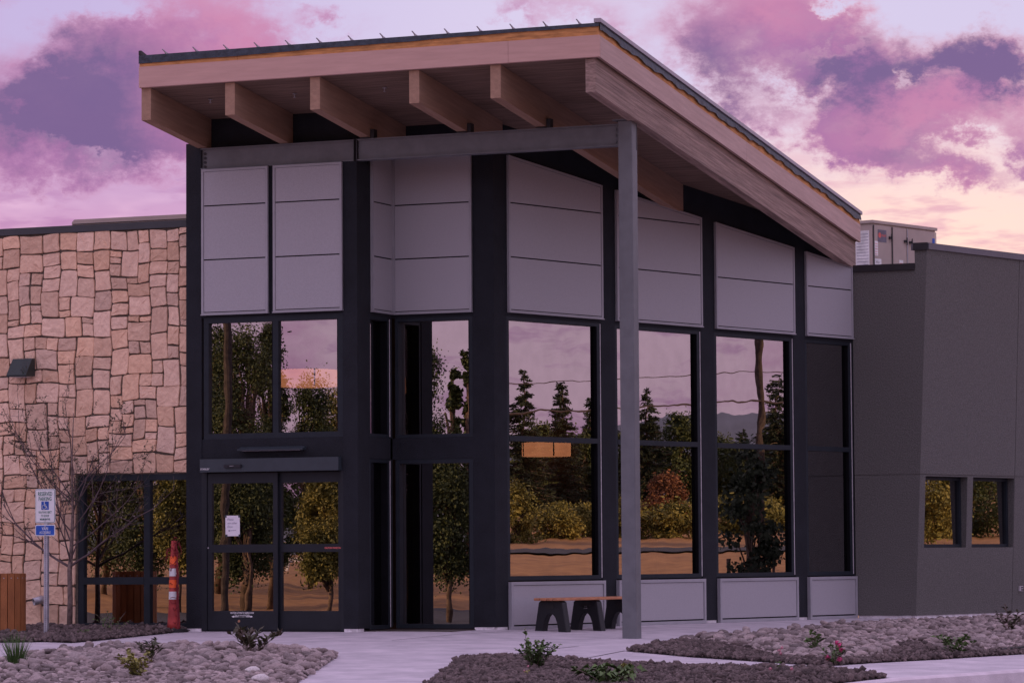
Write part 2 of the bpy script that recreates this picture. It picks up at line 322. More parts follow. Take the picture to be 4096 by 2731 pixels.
def text(body, fr, u, w, v, size, material, parent, name='lettering', align='CENTER', xs=1.0, shear=0.0, bold=0.0):
    cu = bpy.data.curves.new('t', 'FONT'); cu.body = body; cu.size = 1; cu.align_x = align; cu.shear = shear; cu.resolution_u = 2; cu.offset = bold
    ob = bpy.data.objects.new('t', cu); COL.objects.link(ob); bpy.context.view_layer.update()
    me = bpy.data.meshes.new_from_object(ob.evaluated_get(bpy.context.evaluated_depsgraph_get()))
    bpy.data.objects.remove(ob); bpy.data.curves.remove(cu)
    me.name = name; me.materials.clear()
    for q in me.vertices:
        q.co = Vector(fr.P(u + q.co.x*size*xs, v, w + q.co.y*size))
    return link(name, me, material, parent)

# ------------------------------------------------------------------ ground
def sm(x, a, b):
    t = np.clip((x-a)/(b-a), 0, 1); return t*t*(3-2*t)
def gz(x, y):
    dA = np.maximum(-(y+1.12), 0); dB = np.maximum(BN[0]*x + BN[1]*y, 0)
    return 0.02 - 0.028*np.minimum(np.hypot(dA, dB), 16.5)
E1 = V3(.838, .546, 0); E2 = V3(-.388, -.922, 0)
def terr(x, y):
    a = E1[0]*x + E1[1]*y; c = E2[0]*x + E2[1]*y
    return gz(x, y) - .35 + 1.95*sm(a, 24, 62) + 2.2*sm(a, 62, 110) + 1.1*sm(c, 44, 74) + .8*sm(c, 74, 110)
def onG(px, py, f=gz):
    P = onZ(px, py, 0.0)
    for i in range(60): P = onZ(px, py, 0.5*float(f(P[0], P[1])) + 0.5*P[2])
    return P
def grid_mesh(xs, ys, zf, keep=None):
    X, Y = np.meshgrid(xs, ys); Zv = zf(X, Y); n = len(xs); V = np.stack([X, Y, Zv], -1).reshape(-1, 3)
    i = np.arange(len(ys)-1)[:, None]*n + np.arange(n-1)[None]; Fq = np.stack([i, i+1, i+1+n, i+n], -1).reshape(-1, 4)
    if keep is not None:
        cxy = V[Fq].mean(1); Fq = Fq[keep(cxy[:, 0], cxy[:, 1])]
        used = np.unique(Fq); mp = -np.ones(len(V), int); mp[used] = np.arange(len(used)); V = V[used]; Fq = mp[Fq]
    return V, Fq
def structure(o): o['kind'] = 'structure'; return o
def stuff(o): o['kind'] = 'stuff'; return o
_a = np.concatenate([-np.geomspace(3500, 130, 14), np.arange(-120, 121, 3.0), np.geomspace(130, 3500, 14)])
structure(fast('ground', *grid_mesh(_a, _a, terr), M['dry_grass'], smooth=True))
def inside(poly):
    poly = np.asarray(poly)[:, :2]
    def f(x, y):
        x = np.asarray(x, float); y = np.asarray(y, float); r = np.zeros(x.shape, bool); j = len(poly)-1
        for i in range(len(poly)):
            xi, yi = poly[i]; xj, yj = poly[j]
            with np.errstate(divide='ignore', invalid='ignore'):
                r ^= ((yi > y) != (yj > y)) & (x < (xj-xi)*(y-yi)/(yj-yi+1e-12)+xi)
            j = i
        return r
    return f
def sheet(name, poly, zf, material, step=.35):
    """polygon cut out cleanly, draped on zf"""
    bm = bmesh.new(); vs = [bm.verts.new((p[0], p[1], 0)) for p in poly]; bm.faces.new(vs)
    xs = [p[0] for p in poly]; ys = [p[1] for p in poly]
    for ax, lo, hi in ((0, min(xs), max(xs)), (1, min(ys), max(ys))):
        c = lo + step
        while c < hi:
            co = (c, 0, 0) if ax == 0 else (0, c, 0); no = (1, 0, 0) if ax == 0 else (0, 1, 0)
            bmesh.ops.bisect_plane(bm, geom=bm.verts[:]+bm.edges[:]+bm.faces[:], plane_co=co, plane_no=no); c += step
    for v in bm.verts: v.co.z = float(zf(v.co.x, v.co.y))
    bmesh.ops.recalc_face_normals(bm, faces=bm.faces[:])
    me = bpy.data.meshes.new(name); bm.to_mesh(me); bm.free(); return link(name, me, material, None, True)
# kerb back edge, traced on the ground, then carried on past the frame
kb = [onG(*p)[:2] for p in ((1790, 1583), (1945, 1567), (2050, 1556), (2200, 1546), (2352, 1536))]
kd = (kb[-1]-kb[-2]); kd /= np.linalg.norm(kd); k0 = kb[0]-kb[1]; k0 /= np.linalg.norm(k0)
kb = [kb[0]+k0*14] + kb + [kb[-1]+kd*6, kb[-1]+kd*30]
pav = [(-40, -.9), (-4.3, -.9), (-1.4, -.9), (-.8, .1), (.05, .1), (2.62, 8.4), (3.5, 8.4)] + [tuple(q) for q in ((3.6+B_[0]*30, 8.4+B_[1]*30),)] + [tuple(p) for p in kb[::-1]] + [(kb[0][0]-1, -16), (-40, -16)]
pavement = structure(sheet('pavement', pav, lambda x, y: gz(x, y), M['concrete'], .8))
nk = len(kb); km = MB(); prof = [(0, .003), (.13, .003), (.16, -.02), (.19, -.14), (.19, -.4), (0, -.4)]
rings = []
for i, p in enumerate(kb):
    d = np.array(kb[min(i+1, nk-1)]) - np.array(kb[max(i-1, 0)]); d /= np.linalg.norm(d); nrm = np.array([d[1], -d[0]])
    if nrm@np.array([.4, -.9]) < 0: nrm = -nrm
    z = float(gz(*p)); rings.append([(p[0]+nrm[0]*a, p[1]+nrm[1]*a, z+c) for a, c in prof])
vv = [q for r in rings for q in r]; m6 = len(prof)
km.poly(vv, [(i*m6+k, i*m6+(k+1) % m6, (i+1)*m6+(k+1) % m6, (i+1)*m6+k) for i in range(nk-1) for k in range(m6)])
structure(km.build('kerb', M['kerb']))
lot = [(-45, -16.5), (14, -16.5)] + [(p[0]+.12, p[1]-.16) for p in kb[1:]] + [(60, 10), (60, -62), (-45, -62)]
structure(sheet('parking_lot', [(-45, -62), (60, -62), (60, 10), (kb[-1][0]+.1, kb[-1][1]-.1)] + [(p[0]+.06, p[1]-.1) for p in kb[::-1][1:]] + [(-45, kb[0][1]-.2)], lambda x, y: gz(x, y)-.137, M['asphalt'], 4.0))
# control joints in the slab
def joint(pts):
    P = [onG(*p) for p in pts]; m = MB()
    for a, c in zip(P[:-1], P[1:]):
        d = (c-a); d[2] = 0; d /= np.linalg.norm(d); n = V3(-d[1], d[0], 0)*.009
        st = max(2, int(np.linalg.norm(c-a)/.5)); q = [a+(c-a)*t for t in np.linspace(0, 1, st)]
        for s, e in zip(q[:-1], q[1:]):
            pts4 = [s+n, s-n, e-n, e+n]
            for r in pts4: r[2] = float(gz(r[0], r[1]))+.004
            m.poly(pts4, [(0, 1, 2, 3)])
    return m.build('pavement_joint', M['groove'], pavement)
joint([(1292, 1522), (1435, 1494)]); joint([(1148, 1506), (1195, 1499), (1330, 1483)]); joint([(0, 1478), (130, 1468), (250, 1466)]); joint([(900, 1470), (1180, 1449)])

# ------------------------------------------------------------------ planting beds
def ico(sub):
    bm = bmesh.new(); bmesh.ops.create_icosphere(bm, subdivisions=sub, radius=1); V = np.array([v.co[:] for v in bm.verts]); Fq = np.array([[v.index for v in f.verts] for f in bm.faces]); bm.free(); return V, Fq
ICO1, ICO2 = ico(1), ico(2)
def rock_variant(base, r, flat, amp, seed):
    g = np.random.default_rng(seed); V = base[0].copy(); d = g.normal(size=(5, 3)); d /= np.linalg.norm(d, axis=1)[:, None]
    s = np.ones(len(V))
    for k in range(5): s += amp*np.sin(g.uniform(1.8, 3.6)*(V@d[k]) + g.uniform(0, 6))
    V *= s[:, None]; V *= np.array([1.0, g.uniform(.62, .95), flat*g.uniform(.8, 1.2)]); return V*r
def rotz(V, a): c, s = math.cos(a), math.sin(a); return V@np.array([[c, s, 0], [-s, c, 0], [0, 0, 1]])
def rot_any(V, g):
    q = Vector(g.normal(size=3)).normalized(); m = np.array(Matrix.Rotation(g.uniform(-.5, .5), 3, q)); return V@m.T
def scatter(poly, spacing, g, jit=.45):
    p = np.asarray(poly)[:, :2]; x0, y0 = p.min(0); x1, y1 = p.max(0)
    xs = np.arange(x0, x1, spacing); ys = np.arange(y0, y1, spacing*.87); X, Y = np.meshgrid(xs, ys); X[1::2] += spacing/2
    X = X + g.uniform(-jit, jit, X.shape)*spacing; Y = Y + g.uniform(-jit, jit, Y.shape)*spacing; k = inside(poly)(X, Y)
    return np.stack([X[k], Y[k]], 1)
def px_poly(pts): return [onG(*p)[:2] for p in pts]
def mass(name, pts, zf, variants, faces, rmin, rmax, material, parent, g, tilt=True):
    n = len(pts); nv = len(variants[0]); R = g.uniform(rmin, rmax, n)*(1+.5*(g.random(n) < .08)); out = np.empty((n, nv, 3), np.float32)
    A = g.uniform(0, 6.28, n); vi = g.integers(0, len(variants), n)
    for i in range(n):
        V = rotz(variants[vi[i]], A[i]); 
        if tilt: V = rot_any(V, g)
        V = V*R[i]; V[:, 0] += pts[i, 0]; V[:, 1] += pts[i, 1]; V[:, 2] += zf(pts[i, 0], pts[i, 1]) + R[i]*g.uniform(.0, .9); out[i] = V
    Fq = (faces[None] + (np.arange(n)*nv)[:, None, None]).reshape(-1, 3)
    return stuff(fast(name, out.reshape(-1, 3), Fq, material, parent, True))
COBV = [rock_variant(ICO2, 1, .58, .10, s) for s in range(12)]
LAVV = [rock_variant(ICO1, 1, .8, .17, 50+s) for s in range(10)]
COBME = []
for s in range(12):
    me = bpy.data.meshes.new('cobble'); me.from_pydata([tuple(v) for v in rock_variant(ICO2, 1, .58, .10, s)], [], [tuple(map(int, f)) for f in ICO2[1]]); me.materials.append(M['cobble'])
    me.polygons.foreach_set('use_smooth', [True]*len(me.polygons)); COBME.append(me)
def cobbles(bed, poly, zf, spacing, rmin, rmax, g, avoid=None, maxn=300):
    pts = scatter(poly, spacing, g)
    if avoid is not None: pts = pts[~inside(avoid)(pts[:, 0], pts[:, 1])]
    # those that show largest: nearest the camera, inside the frame
    Q = np.concatenate([pts, gz(pts[:, 0], pts[:, 1])[:, None]], 1) - CAM; dep = Q@CF
    sx = IW/2 + FPX*(Q@CR)/dep; sy = IH/2 - FPX*(Q@CU)/dep
    vis = (sx > -10) & (sx < IW+10) & (sy < IH-10)
    big = g.uniform(rmin, rmax, len(pts))*(1+.45*(g.random(len(pts)) < .12)); score = np.where(vis, big/dep, -1); idx = np.argsort(-score)[:maxn]
    sel = np.zeros(len(pts), bool); sel[idx] = True
    for i in idx:
        o = bpy.data.objects.new('cobble', COBME[int(g.integers(12))]); COL.objects.link(o); o.parent = bed; r = big[i]*1.15
        o.location = (pts[i, 0], pts[i, 1], float(zf(*pts[i])) + r*g.uniform(.35, .95)); o.scale = (r*g.uniform(.95, 1.25), r, r*g.uniform(.8, 1.15)); o.rotation_euler = (g.uniform(-.35, .35), g.uniform(-.35, .35), g.uniform(0, 6.28))
    mass('cobbles', pts[~sel], zf, COBV, ICO2[1], rmin, rmax, M['cobble_mass'], bed, g)
def mound(poly, h, edge=.5):
    p = np.asarray(poly)[:, :2]
    def dist(x, y):
        x = np.asarray(x, float); y = np.asarray(y, float); best = np.full(x.shape, 9e9)
        for i in range(len(p)):
            a = p[i]; c = p[(i+1) % len(p)]; d = c-a; t = np.clip(((x-a[0])*d[0]+(y-a[1])*d[1])/(d@d+1e-9), 0, 1)
            best = np.minimum(best, np.hypot(x-a[0]-t*d[0], y-a[1]-t*d[1]))
        return best
    return lambda x, y: gz(x, y) + .012 + h*np.clip(dist(x, y)/edge, 0, 1)
g = np.random.default_rng(11)
D4 = lambda x, y: (x*.3418, 1401+y*.3418)
# cobbles in front of the doors
poly = px_poly([D4(-250, 415), D4(0, 372), D4(200, 322), D4(450, 296), D4(800, 282), D4(1330, 275), D4(1800, 287), D4(2060, 297), D4(2270, 310), D4(1990, 492), D4(1700, 680), D4(-250, 680)])
zf = mound(poly, .05, .35); bed = structure(sheet('river_rock_bed', poly, zf, M['soil'], .3)); cobbles(bed, poly, zf, .056, .026, .047, g)
BED_L = (poly, zf)
# lava rock under the stone wall
poly = [(-9, -.9), onG(*D4(-600, 222))[:2], onG(*D4(0, 218))[:2], onG(*D4(300, 213))[:2], onG(*D4(480, 220))[:2], onG(*D4(640, 207))[:2], (-4.13, -1.16), (-4.13, -.9)]
zf = mound(poly, .035, .3); bed = structure(sheet('lava_rock_bed', poly, zf, M['soil'], .3)); mass('lava_rocks', scatter(poly, .046, g), zf, LAVV, ICO1[1], .020, .037, M['lava'], bed, g)
BED_S = (poly, zf)
# lava rock island
D5 = lambda x, y: (1148.4+x*.293, 1401+y*.293); D6 = lambda x, y: (1780+x*.2432, 1401+y*.2432)
poly = px_poly([(1066, 1513), (1148, 1516), D5(500, 415), D5(1000, 455), D5(1600, 482), D5(2352, 498), D6(300, 590), D6(700, 610), D6(1075, 642), D6(880, 660), D6(640, 690), D6(200, 740), (1500, 1610), (1300, 1625), (945, 1600)])
zf = mound(poly, .07, .5); bed = structure(sheet('lava_rock_bed', poly, zf, M['soil'], .3)); mass('lava_rocks', scatter(poly, .046, g), zf, LAVV, ICO1[1], .020, .037, M['lava'], bed, g)
BED_C = (poly, zf)
# bed beside the grey wing: cobbles with a lava rock fringe
poly = px_poly([D5(985, 320), D5(1370, 255), D5(1700, 220), D5(1960, 205), D5(2352, 170), D6(300, 192), D6(1000, 120), D6(1330, 92)])
poly += [(3.55+B_[0]*6, 8.4+B_[1]*6)] + px_poly([(2460, 1496), D6(2352, 415), D6(1500, 468), D6(900, 500), D6(500, 527), D6(80, 503), D5(2100, 408), D5(1500, 368)])
_zm = mound(poly, .035, .9); zf = lambda x, y: _zm(x, y) - .075*np.clip(1-(BN[0]*x+BN[1]*y-.93)/1.3, 0, 1)*sm(y, 5.5, 8); bed = structure(sheet('river_rock_bed', poly, zf, M['soil'], .3))
fringe = px_poly([D5(970, 320), D5(1370, 250), D5(1560, 265), D5(1900, 330), D5(2150, 385), D6(100, 470), D6(500, 500), D6(900, 475), D6(1100, 440), D6(1160, 360), D6(1330, 345), D6(1500, 385), D6(1640, 440), D6(2352, 385), (2470, 1480), (2470, 1500), D6(1500, 480), D6(500, 540), D6(80, 520), D5(1500, 380)])
cobbles(bed, poly, zf, .058, .026, .046, g, avoid=fringe)
pts = scatter(poly, .046, g); pts = pts[inside(fringe)(pts[:, 0], pts[:, 1])]; mass('lava_rocks', pts, zf, LAVV, ICO1[1], .020, .037, M['lava'], bed, g)
BED_R = (poly, zf)

# ------------------------------------------------------------------ entrance building
AV = (1, 0, 0); AN = (0, -1, 0)
A0 = Fr((0, -1.12, 0), AV, AN); A1 = Fr((0, 0, 0), AV, AN); RT = Fr((-1.54, 0, 0), (0, 1, 0), (1, 0, 0)); BB = Fr((0, 0, 0), B_, BN)
RO = Fr((0, -2.757, 7.355), AV, (0, 1, -SL))           # sheared frame of the roof: u = x, v = along the fall, w = up
zs = lambda y: 7.355 - SL*(y+2.757)
hall = thing('entrance_building', (-.8, 3, 0), 'tall black stucco entrance hall with grey metal panels, big windows and timber lean-to roof', 'building')
wl = MB()
wl.box(A0, -4.17, -3.93, -.3, 0, .06, 6.78)
wl.box(A0, -1.76, -1.54, -.37, 0, .06, 6.41)
wl.box(A0, -3.93, -1.76, -.3, -.012, 2.38, 2.66)
wl.box(A0, -3.93, -1.76, -.3, -.012, 4.34, 6.42)
wl.prism(A0, [(-4.10, 6.42), (-1.54, 6.42), (-1.54, zs(-1.0)), (-4.10, zs(-1.0))], -.34, -.15)
wl.box(RT, -.75, 0, -.25, 0, 2.37, 2.66); wl.prism(RT, [(-.75, 4.33), (-.002, 4.33), (-.002, zs(0)-.003), (-.75, zs(-.75)-.003)], -.25, 0)
wl.box(RT, -.06, -.002, -.25, 0, .06, 4.33)
wl.box(A1, -1.538, 0, -.25, 0, 2.37, 2.66); wl.box(A1, -1.538, 0, -.25, -.001, 4.33, zs(0)-.004); wl.box(A1, -.32, 0, -.245, -.002, .06, 4.33)
for s0, s1 in ((.002, .27), (2.37, 2.685), (4.745, 5.08), (7.11, 7.42), (8.69, 8.73)): wl.box(BB, s0, s1, -.25, 0, .06, 4.33)
wl.prism(BB, [(0.002, 4.33), (8.73, 4.33), (8.73, zs(8.35)-.004), (0.002, zs(0)-.004)], -.25, .002)
wl.build('wall', M['black_stucco'], hall)
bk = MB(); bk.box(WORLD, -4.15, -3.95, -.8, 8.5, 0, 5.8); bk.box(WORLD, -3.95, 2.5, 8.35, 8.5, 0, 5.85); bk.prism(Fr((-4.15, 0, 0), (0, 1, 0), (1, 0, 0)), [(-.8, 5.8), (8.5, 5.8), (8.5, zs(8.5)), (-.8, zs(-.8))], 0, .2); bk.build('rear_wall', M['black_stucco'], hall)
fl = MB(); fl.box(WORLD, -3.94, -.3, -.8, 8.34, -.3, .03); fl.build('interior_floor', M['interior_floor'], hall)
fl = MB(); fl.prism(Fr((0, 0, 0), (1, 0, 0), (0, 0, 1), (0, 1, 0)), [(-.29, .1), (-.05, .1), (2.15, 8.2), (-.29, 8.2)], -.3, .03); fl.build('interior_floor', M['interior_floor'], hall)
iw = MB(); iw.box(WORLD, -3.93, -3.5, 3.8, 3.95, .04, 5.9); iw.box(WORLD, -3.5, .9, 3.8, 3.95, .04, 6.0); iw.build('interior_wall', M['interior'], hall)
fd = MB()
for fr, u0, u1 in ((A0, -4.165, -3.94), (A0, -1.755, -1.55), (A1, -.315, -.02), (BB, .03, .262), (BB, 2.38, 2.675), (BB, 4.755, 5.07), (BB, 7.12, 7.41)):
    f_ = MB(); f_.box(fr, u0, u1, -.2, -.006, -.08, .06); f_.build('foundation', M['foundation'], hall)

def panel_bay(fr, u0, u1, w0, tl, tr, joints, v=.045):
    back = MB(); back.prism(fr, [(u0+.01, w0+.01), (u1-.01, w0+.01), (u1-.01, tr-.01), (u0+.01, tl-.01)], 0.003, .018); bkob = back.build('panel_bay', M['panel_back'], hall)
    t = .034; r = MB(); r.box(fr, u0, u0+t, .004, v, w0, tl); r.box(fr, u1-t, u1, .004, v, w0, tr); r.box(fr, u0+t, u1-t, .004, v, w0, w0+.02)
    sl = (tr-tl)/(u1-u0); a, b = tl+sl*t, tr-sl*t
    r.prism(fr, [(u0+t, a-t), (u1-t, b-t), (u1-t, b), (u0+t, a)], .004, v); r.box(fr, u0-.006, u1+.006, .004, v+.012, w0-.016, w0-.001); r.build('rim', M['panel_rim'], bkob)
    ed = [w0+.032] + list(joints); g_ = .009
    for i, lo in enumerate(ed):
        lo2 = lo + (g_ if i else 0); p = MB()
        if i+1 < len(ed): q = [(u0+t+.004, lo2), (u1-t-.004, lo2), (u1-t-.004, ed[i+1]-g_), (u0+t+.004, ed[i+1]-g_)]
        else: q = [(u0+t+.004, lo2), (u1-t-.004, lo2), (u1-t-.004, b-t-.004), (u0+t+.004, a-t-.004)]
        p.prism(fr, q, .019, v-.008); p.build('panel', M['panel'], bkob)
panel_bay(A0, -3.91, -2.88, 4.39, 6.405, 6.405, (5.145, 5.895)); panel_bay(A0, -2.80, -1.75, 4.39, 6.405, 6.405, (5.145, 5.895))
panel_bay(A1, -1.512, -.315, 4.39, 6.62, 6.62, (5.145, 5.895)); panel_bay(RT, -.70, -.028, 4.39, 6.58, 6.58, (5.145, 5.895))
PT = lambda s: 6.552 - .1225*(s-.29)
for s0, s1, j in ((.285, 2.375, (5.145, 5.895)), (2.70, 4.745, (5.145, 5.895)), (5.09, 7.115, (5.145,)), (7.43, 8.695, (5.145,))): panel_bay(BB, s0, s1, 4.39, PT(s0), PT(s1), j)
for s0, s1 in ((.275, 2.362), (2.672, 4.74), (5.09, 7.105), (7.412, 8.70)):   # low spandrel panels
    b_ = MB(); b_.box(BB, s0+.01, s1-.01, -.2, .02, .035, .665); o = b_.build('panel_bay', M['panel_back'], hall)
    r = MB(); r.rim(BB, s0, s1, .02, .672, .045, .0, .058); r.build('rim', M['panel_rim'], o)
    p = MB(); p.box(BB, s0+.05, s1-.05, .022, .044, .085, .622); p.build('panel', M['panel'], o)

def window(fr, u0, u1, w0, w1, vm=(), hm=(), depth=.10, ft=.055, parent=None, fmat='window_metal', glass=None, seal=True, vf=-.01, jamb=.12, name='window'):
    """frame (deep, its outer face at vf) with panes set back"""
    parent = parent or hall; glass = glass or GLASS
    f = MB(); f.rim(fr, u0, u1, w0, w1, ft, vf-depth-.05, vf)
    us = [u0] + [c for c in vm] + [u1]; ws = [w0] + [c for c in hm] + [w1]
    for c in vm: f.box(fr, c-ft*.55, c+ft*.55, vf-depth-.04, vf-.002, w0+ft, w1-ft)
    for c in hm:
        for i in range(len(us)-1):
            a = us[i] + (ft if i == 0 else ft*.55); b = us[i+1] - (ft if i == len(us)-2 else ft*.55); f.box(fr, a, b, vf-depth-.04, vf+.004, c-ft*.6, c+ft*.6)
    o = f.build(name, M[fmat], parent)
    for i in range(len(us)-1):
        for j in range(len(ws)-1):
            a = us[i] + (ft if i == 0 else ft*.55); b = us[i+1] - (ft if i == len(us)-2 else ft*.55); c = ws[j] + (ft if j == 0 else ft*.6); d = ws[j+1] - (ft if j == len(ws)-2 else ft*.6)
            p = MB(); p.poly([fr.P(a+.001, vf-depth, c+.001), fr.P(b-.001, vf-depth, c+.001), fr.P(b-.001, vf-depth, d-.001), fr.P(a+.001, vf-depth, d-.001)], [(0, 1, 2, 3)])
            me = bpy.data.meshes.new('pane'); me.from_pydata(p.v, [], p.f); nrm = me.polygons[0].normal
            if np.dot(np.array(nrm), fr.N) < 0: me.flip_normals()
            link('pane', me, glass, o)
    g_ = .014
    for i in range(len(us)-1 if parent is hall else 0):
        a = us[i] + (ft if i == 0 else ft*.55); b = us[i+1] - (ft if i == len(us)-2 else ft*.55); k_ = MB(); k_.box(fr, b-g_, b-.0005, vf-depth+.002, vf-.006, w0+ft, w1-ft); k_.build('dark_jamb_strip', M['dark_jamb_strip'], o)  # black strip added over the inner jamb face so the recess looks dark
    if seal:
        s = MB(); s.box(fr, u1+.001, u1+.012, vf-.02, vf+.008, w0+.02, w1-.02); s.build('sealant', M['sealant'], o)
    return o
for s0, s1 in ((.272, 2.345), (2.687, 4.72), (5.082, 7.085), (7.422, 8.675)): window(BB, s0, s1, .69, 4.335, hm=(2.645,), ft=.06, depth=.06)
window(A0, -3.90, -1.765, 2.66, 4.34, vm=(-2.79,), seal=False, ft=.075, depth=.05)
window(A1, -1.50, -.325, 2.662, 4.33, ft=.05, depth=.11, seal=False); window(A1, -1.50, -.325, .04, 2.37, ft=.06, depth=.11, seal=False)
for w0, w1 in ((2.662, 4.33), (.04, 2.37)): window(RT, -.74, -.075, w0, w1, ft=.05, depth=.11, seal=True)

# sliding doors
dj = MB(); dj.box(A0, -3.93, -3.85, -.2, .0, .03, 2.38); dj.box(A0, -1.80, -1.761, -.2, -.004, .03, 2.38); dj.box(A0, -3.85, -1.80, -.2, -.06, 2.20, 2.38); dj.box(A0, -3.85, -1.80, -.2, -.03, .02, .035); dj.build('door_frame', M['door_metal'], hall)
def leaf(u0, u1, v):
    f = MB(); t = .068
    for a, b, c, d in ((u0, u0+t, .04, 2.19), (u1-t, u1, .04, 2.19), (u0+t, u1-t, .04, .30), (u0+t, u1-t, 1.10, 1.21), (u0+t, u1-t, 2.05, 2.19)): f.box(A0, a, b, v-.045, v, c, d)
    o = f.build('sliding_door', M['door_metal'], hall)
    for c, d in ((.30, 1.10), (1.21, 2.05)):
        me = bpy.data.meshes.new('pane'); me.from_pydata([tuple(A0.P(a, v-.03, w)) for a, w in ((u0+t, c), (u1-t, c), (u1-t, d), (u0+t, d))], [], [(0, 1, 2, 3)])
        if me.polygons[0].normal.y > 0: me.flip_normals()
        link('pane', me, GLASS_D, o)
    return o
dl = leaf(-3.845, -2.765, -.015); dr = leaf(-2.80, -1.805, -.075)
text('CAUTION AUTOMATIC SLIDING DOOR', A0, -3.31, .262, -.012, .033, M['white_print'], dl, xs=.62, bold=.02); text('Door may close without warning', A0, -3.31, .236, -.012, .026, M['white_print'], dl, xs=.66, bold=.02); text('STANLEY', A0, -3.31, .214, -.012, .022, M['white_print'], dl)
for sgn in (-1, 1):
    a = MB(); a.prism(A0, [(-3.31+sgn*.055, .217), (-3.31+sgn*.13, .217), (-3.31+sgn*.13, .208), (-3.31+sgn*.165, .222), (-3.31+sgn*.13, .236), (-3.31+sgn*.13, .227), (-3.31+sgn*.055, .227)], -.0145, -.012); a.build('arrow_mark', M['white_print'], dl)
kn = MB(); kn.disc(A0, -3.36, -.0145, .16, .018); kn.build('floor_bolt_cap', mat('brass', (.45, .22, .13), .4), dl)
lk = MB(); lk.disc(A0, -3.835, -.0145, 1.165, .011); lk.build('lock_cylinder', M['galv'], dl)
text('CAUTION STAND BACK', A0, -1.805, 1.143, -.0735, .034, M['red_print'], dr, align='RIGHT', xs=.74, bold=.03)
hd = MB(); hd.box(A0, -3.905, -1.785, -.1, .10, 2.205, 2.385); hdo = hd.build('door_header', M['header'], hall)
sn = MB(); sn.prism(Fr((-3.51, -1.12, 0), (0, -1, 0), (1, 0, 0)), [(.101, 2.26), (.14, 2.265), (.15, 2.30), (.101, 2.305)], 0, .255); sn.build('motion_sensor', M['hvac_dark'], hdo)
text('STANLEY', A0, -3.825, 2.236, .1035, .034, M['white_print'], hdo, bold=.02)
text('STANLEY', A0, -3.385, 2.278, .152, .014, M['white_print'], hdo, xs=1.1)

# steel beam and column
def ibeam(u0, u1, v0=-.13, v1=.01):
    b = MB(); b.box(A0, u0, u1, v0, v1, 6.412, 6.428); b.box(A0, u0, u1, v0, v1, 6.688, 6.705); b.box(A0, u0, u1, v1-.055, v1-.035, 6.428, 6.688); return b.build('steel_beam', M['steel'], hall)
bA = ibeam(-3.94, -1.575, -.12, .005); bB = ibeam(-1.515, 2.305, -.12, .03)
pl = MB(); pl.box(A0, -1.572, -1.562, -.11, .034, 6.405, 6.71); pl.box(A0, -1.535, -1.519, -.11, .036, 6.405, 6.71); pl.build('splice_plate', M['steel_dark'], bB)
for w in (6.47, 6.55, 6.63):
    q = MB(); q.disc(A0, 2.245, -.004, w, .017, 8, .014); q.build('bolt', M['steel'], bB)
for w in (6.45, 6.51, 6.57, 6.63):
    q = MB(); q.disc(A0, -3.885, -.029, w, .02, 8, .014); q.build('bolt', M['steel_dark'], bA)
cl = MB(); cl.box(A0, 2.312, 2.512, -.10, .10, -.09, 6.735); col_ = cl.build('steel_column', M['steel'], hall)
bv = col_.modifiers.new('b', 'BEVEL'); bv.width = .016; bv.segments = 3
q = MB(); q.box(Fr((2.513, -1.12, 0), (0, 1, 0), (1, 0, 0)), .055, .066, -.001, .003, 6.35, 6.68); q.build('slot', M['steel_dark'], col_)
q = MB(); q.box(A0, 2.24, 2.55, -.12, .12, 6.736, 6.752); q.build('top_plate', M['steel'], col_)

# rafters
for i, (x0, ye) in enumerate(((-3.99, -.98), (-2.72, -.98), (-1.458, .02), (-.02, .06), (1.132, 4.2), (2.452, 8.45))):
    n1_ = (ye+2.757); r = MB(); r.box(RO, x0, x0+.143, .045, n1_, -.432, -.002); o = r.build('rafter', M['glulam_weathered' if i == 5 else 'glulam'], hall)
    if i in (2, 3, 4):
        zb = zs(-1.12)-.432; c = MB(); c.box(WORLD, x0+.146, x0+.20, -1.17, -1.06, 6.706, 6.706+.12); c.box(WORLD, x0+.0, x0+.143, -1.2, -1.03, 6.706, max(zb-.002, 6.715)); c.build('bracket', M['steel_dark'], o)
# roof
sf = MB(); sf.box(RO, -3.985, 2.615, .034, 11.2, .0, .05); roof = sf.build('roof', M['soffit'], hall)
k = MB(); k.box(RO, -3.97, 2.60, .04, 11.18, .052, .41); k.build('roof_deck', M['plywood'], roof)
for a, b in ((-4.0, 1.404), (1.408, 2.664)):
    k = MB(); k.box(RO, a, b, -.012, .03, .0, .279); k.build('fascia', M['fascia'], roof)
for a, b in ((.033, 5.73), (5.735, 11.26)):
    k = MB(); k.box(RO, 2.622, 2.664, a, b, .0, .279); k.build('fascia', M['fascia_side'], roof)
k = MB(); k.box(RO, -4.0, -3.986, .033, 11.26, 0, .279); k.build('fascia', M['fascia'], roof)
for a, b in ((-3.995, -2.51), (-2.506, 2.655)):
    k = MB(); k.box(RO, a, b, -.004, .036, .281, .322); k.build('plywood_edge', M['plywood'], roof); k = MB(); k.box(RO, a, b, -.001, .036, .325, .40); k.build('plywood_edge', M['plywood'], roof)
for w0, w1, du in ((.281, .322, 0), (.325, .40, -.004)):
    k = MB(); k.box(RO, 2.615, 2.657+du, .037, 11.26, w0, w1); k.build('plywood_edge', M['plywood'], roof)
def drape(fr_pt, n, top, lowf, wrinkle):
    m = MB(); vs = []
    for i in range(n+1):
        t = i/n; lo = lowf(t); b0 = random.uniform(-1, 1)*wrinkle
        for j in range(4):
            w = top + (lo-top)*j/3; vs.append(fr_pt(t, w, .004 + abs(b0)*(j/3) + random.uniform(0, wrinkle)*.5*(j > 0)))
    m.poly(vs, [(i*4+j, (i+1)*4+j, (i+1)*4+j+1, i*4+j+1) for i in range(n) for j in range(3)]); return m
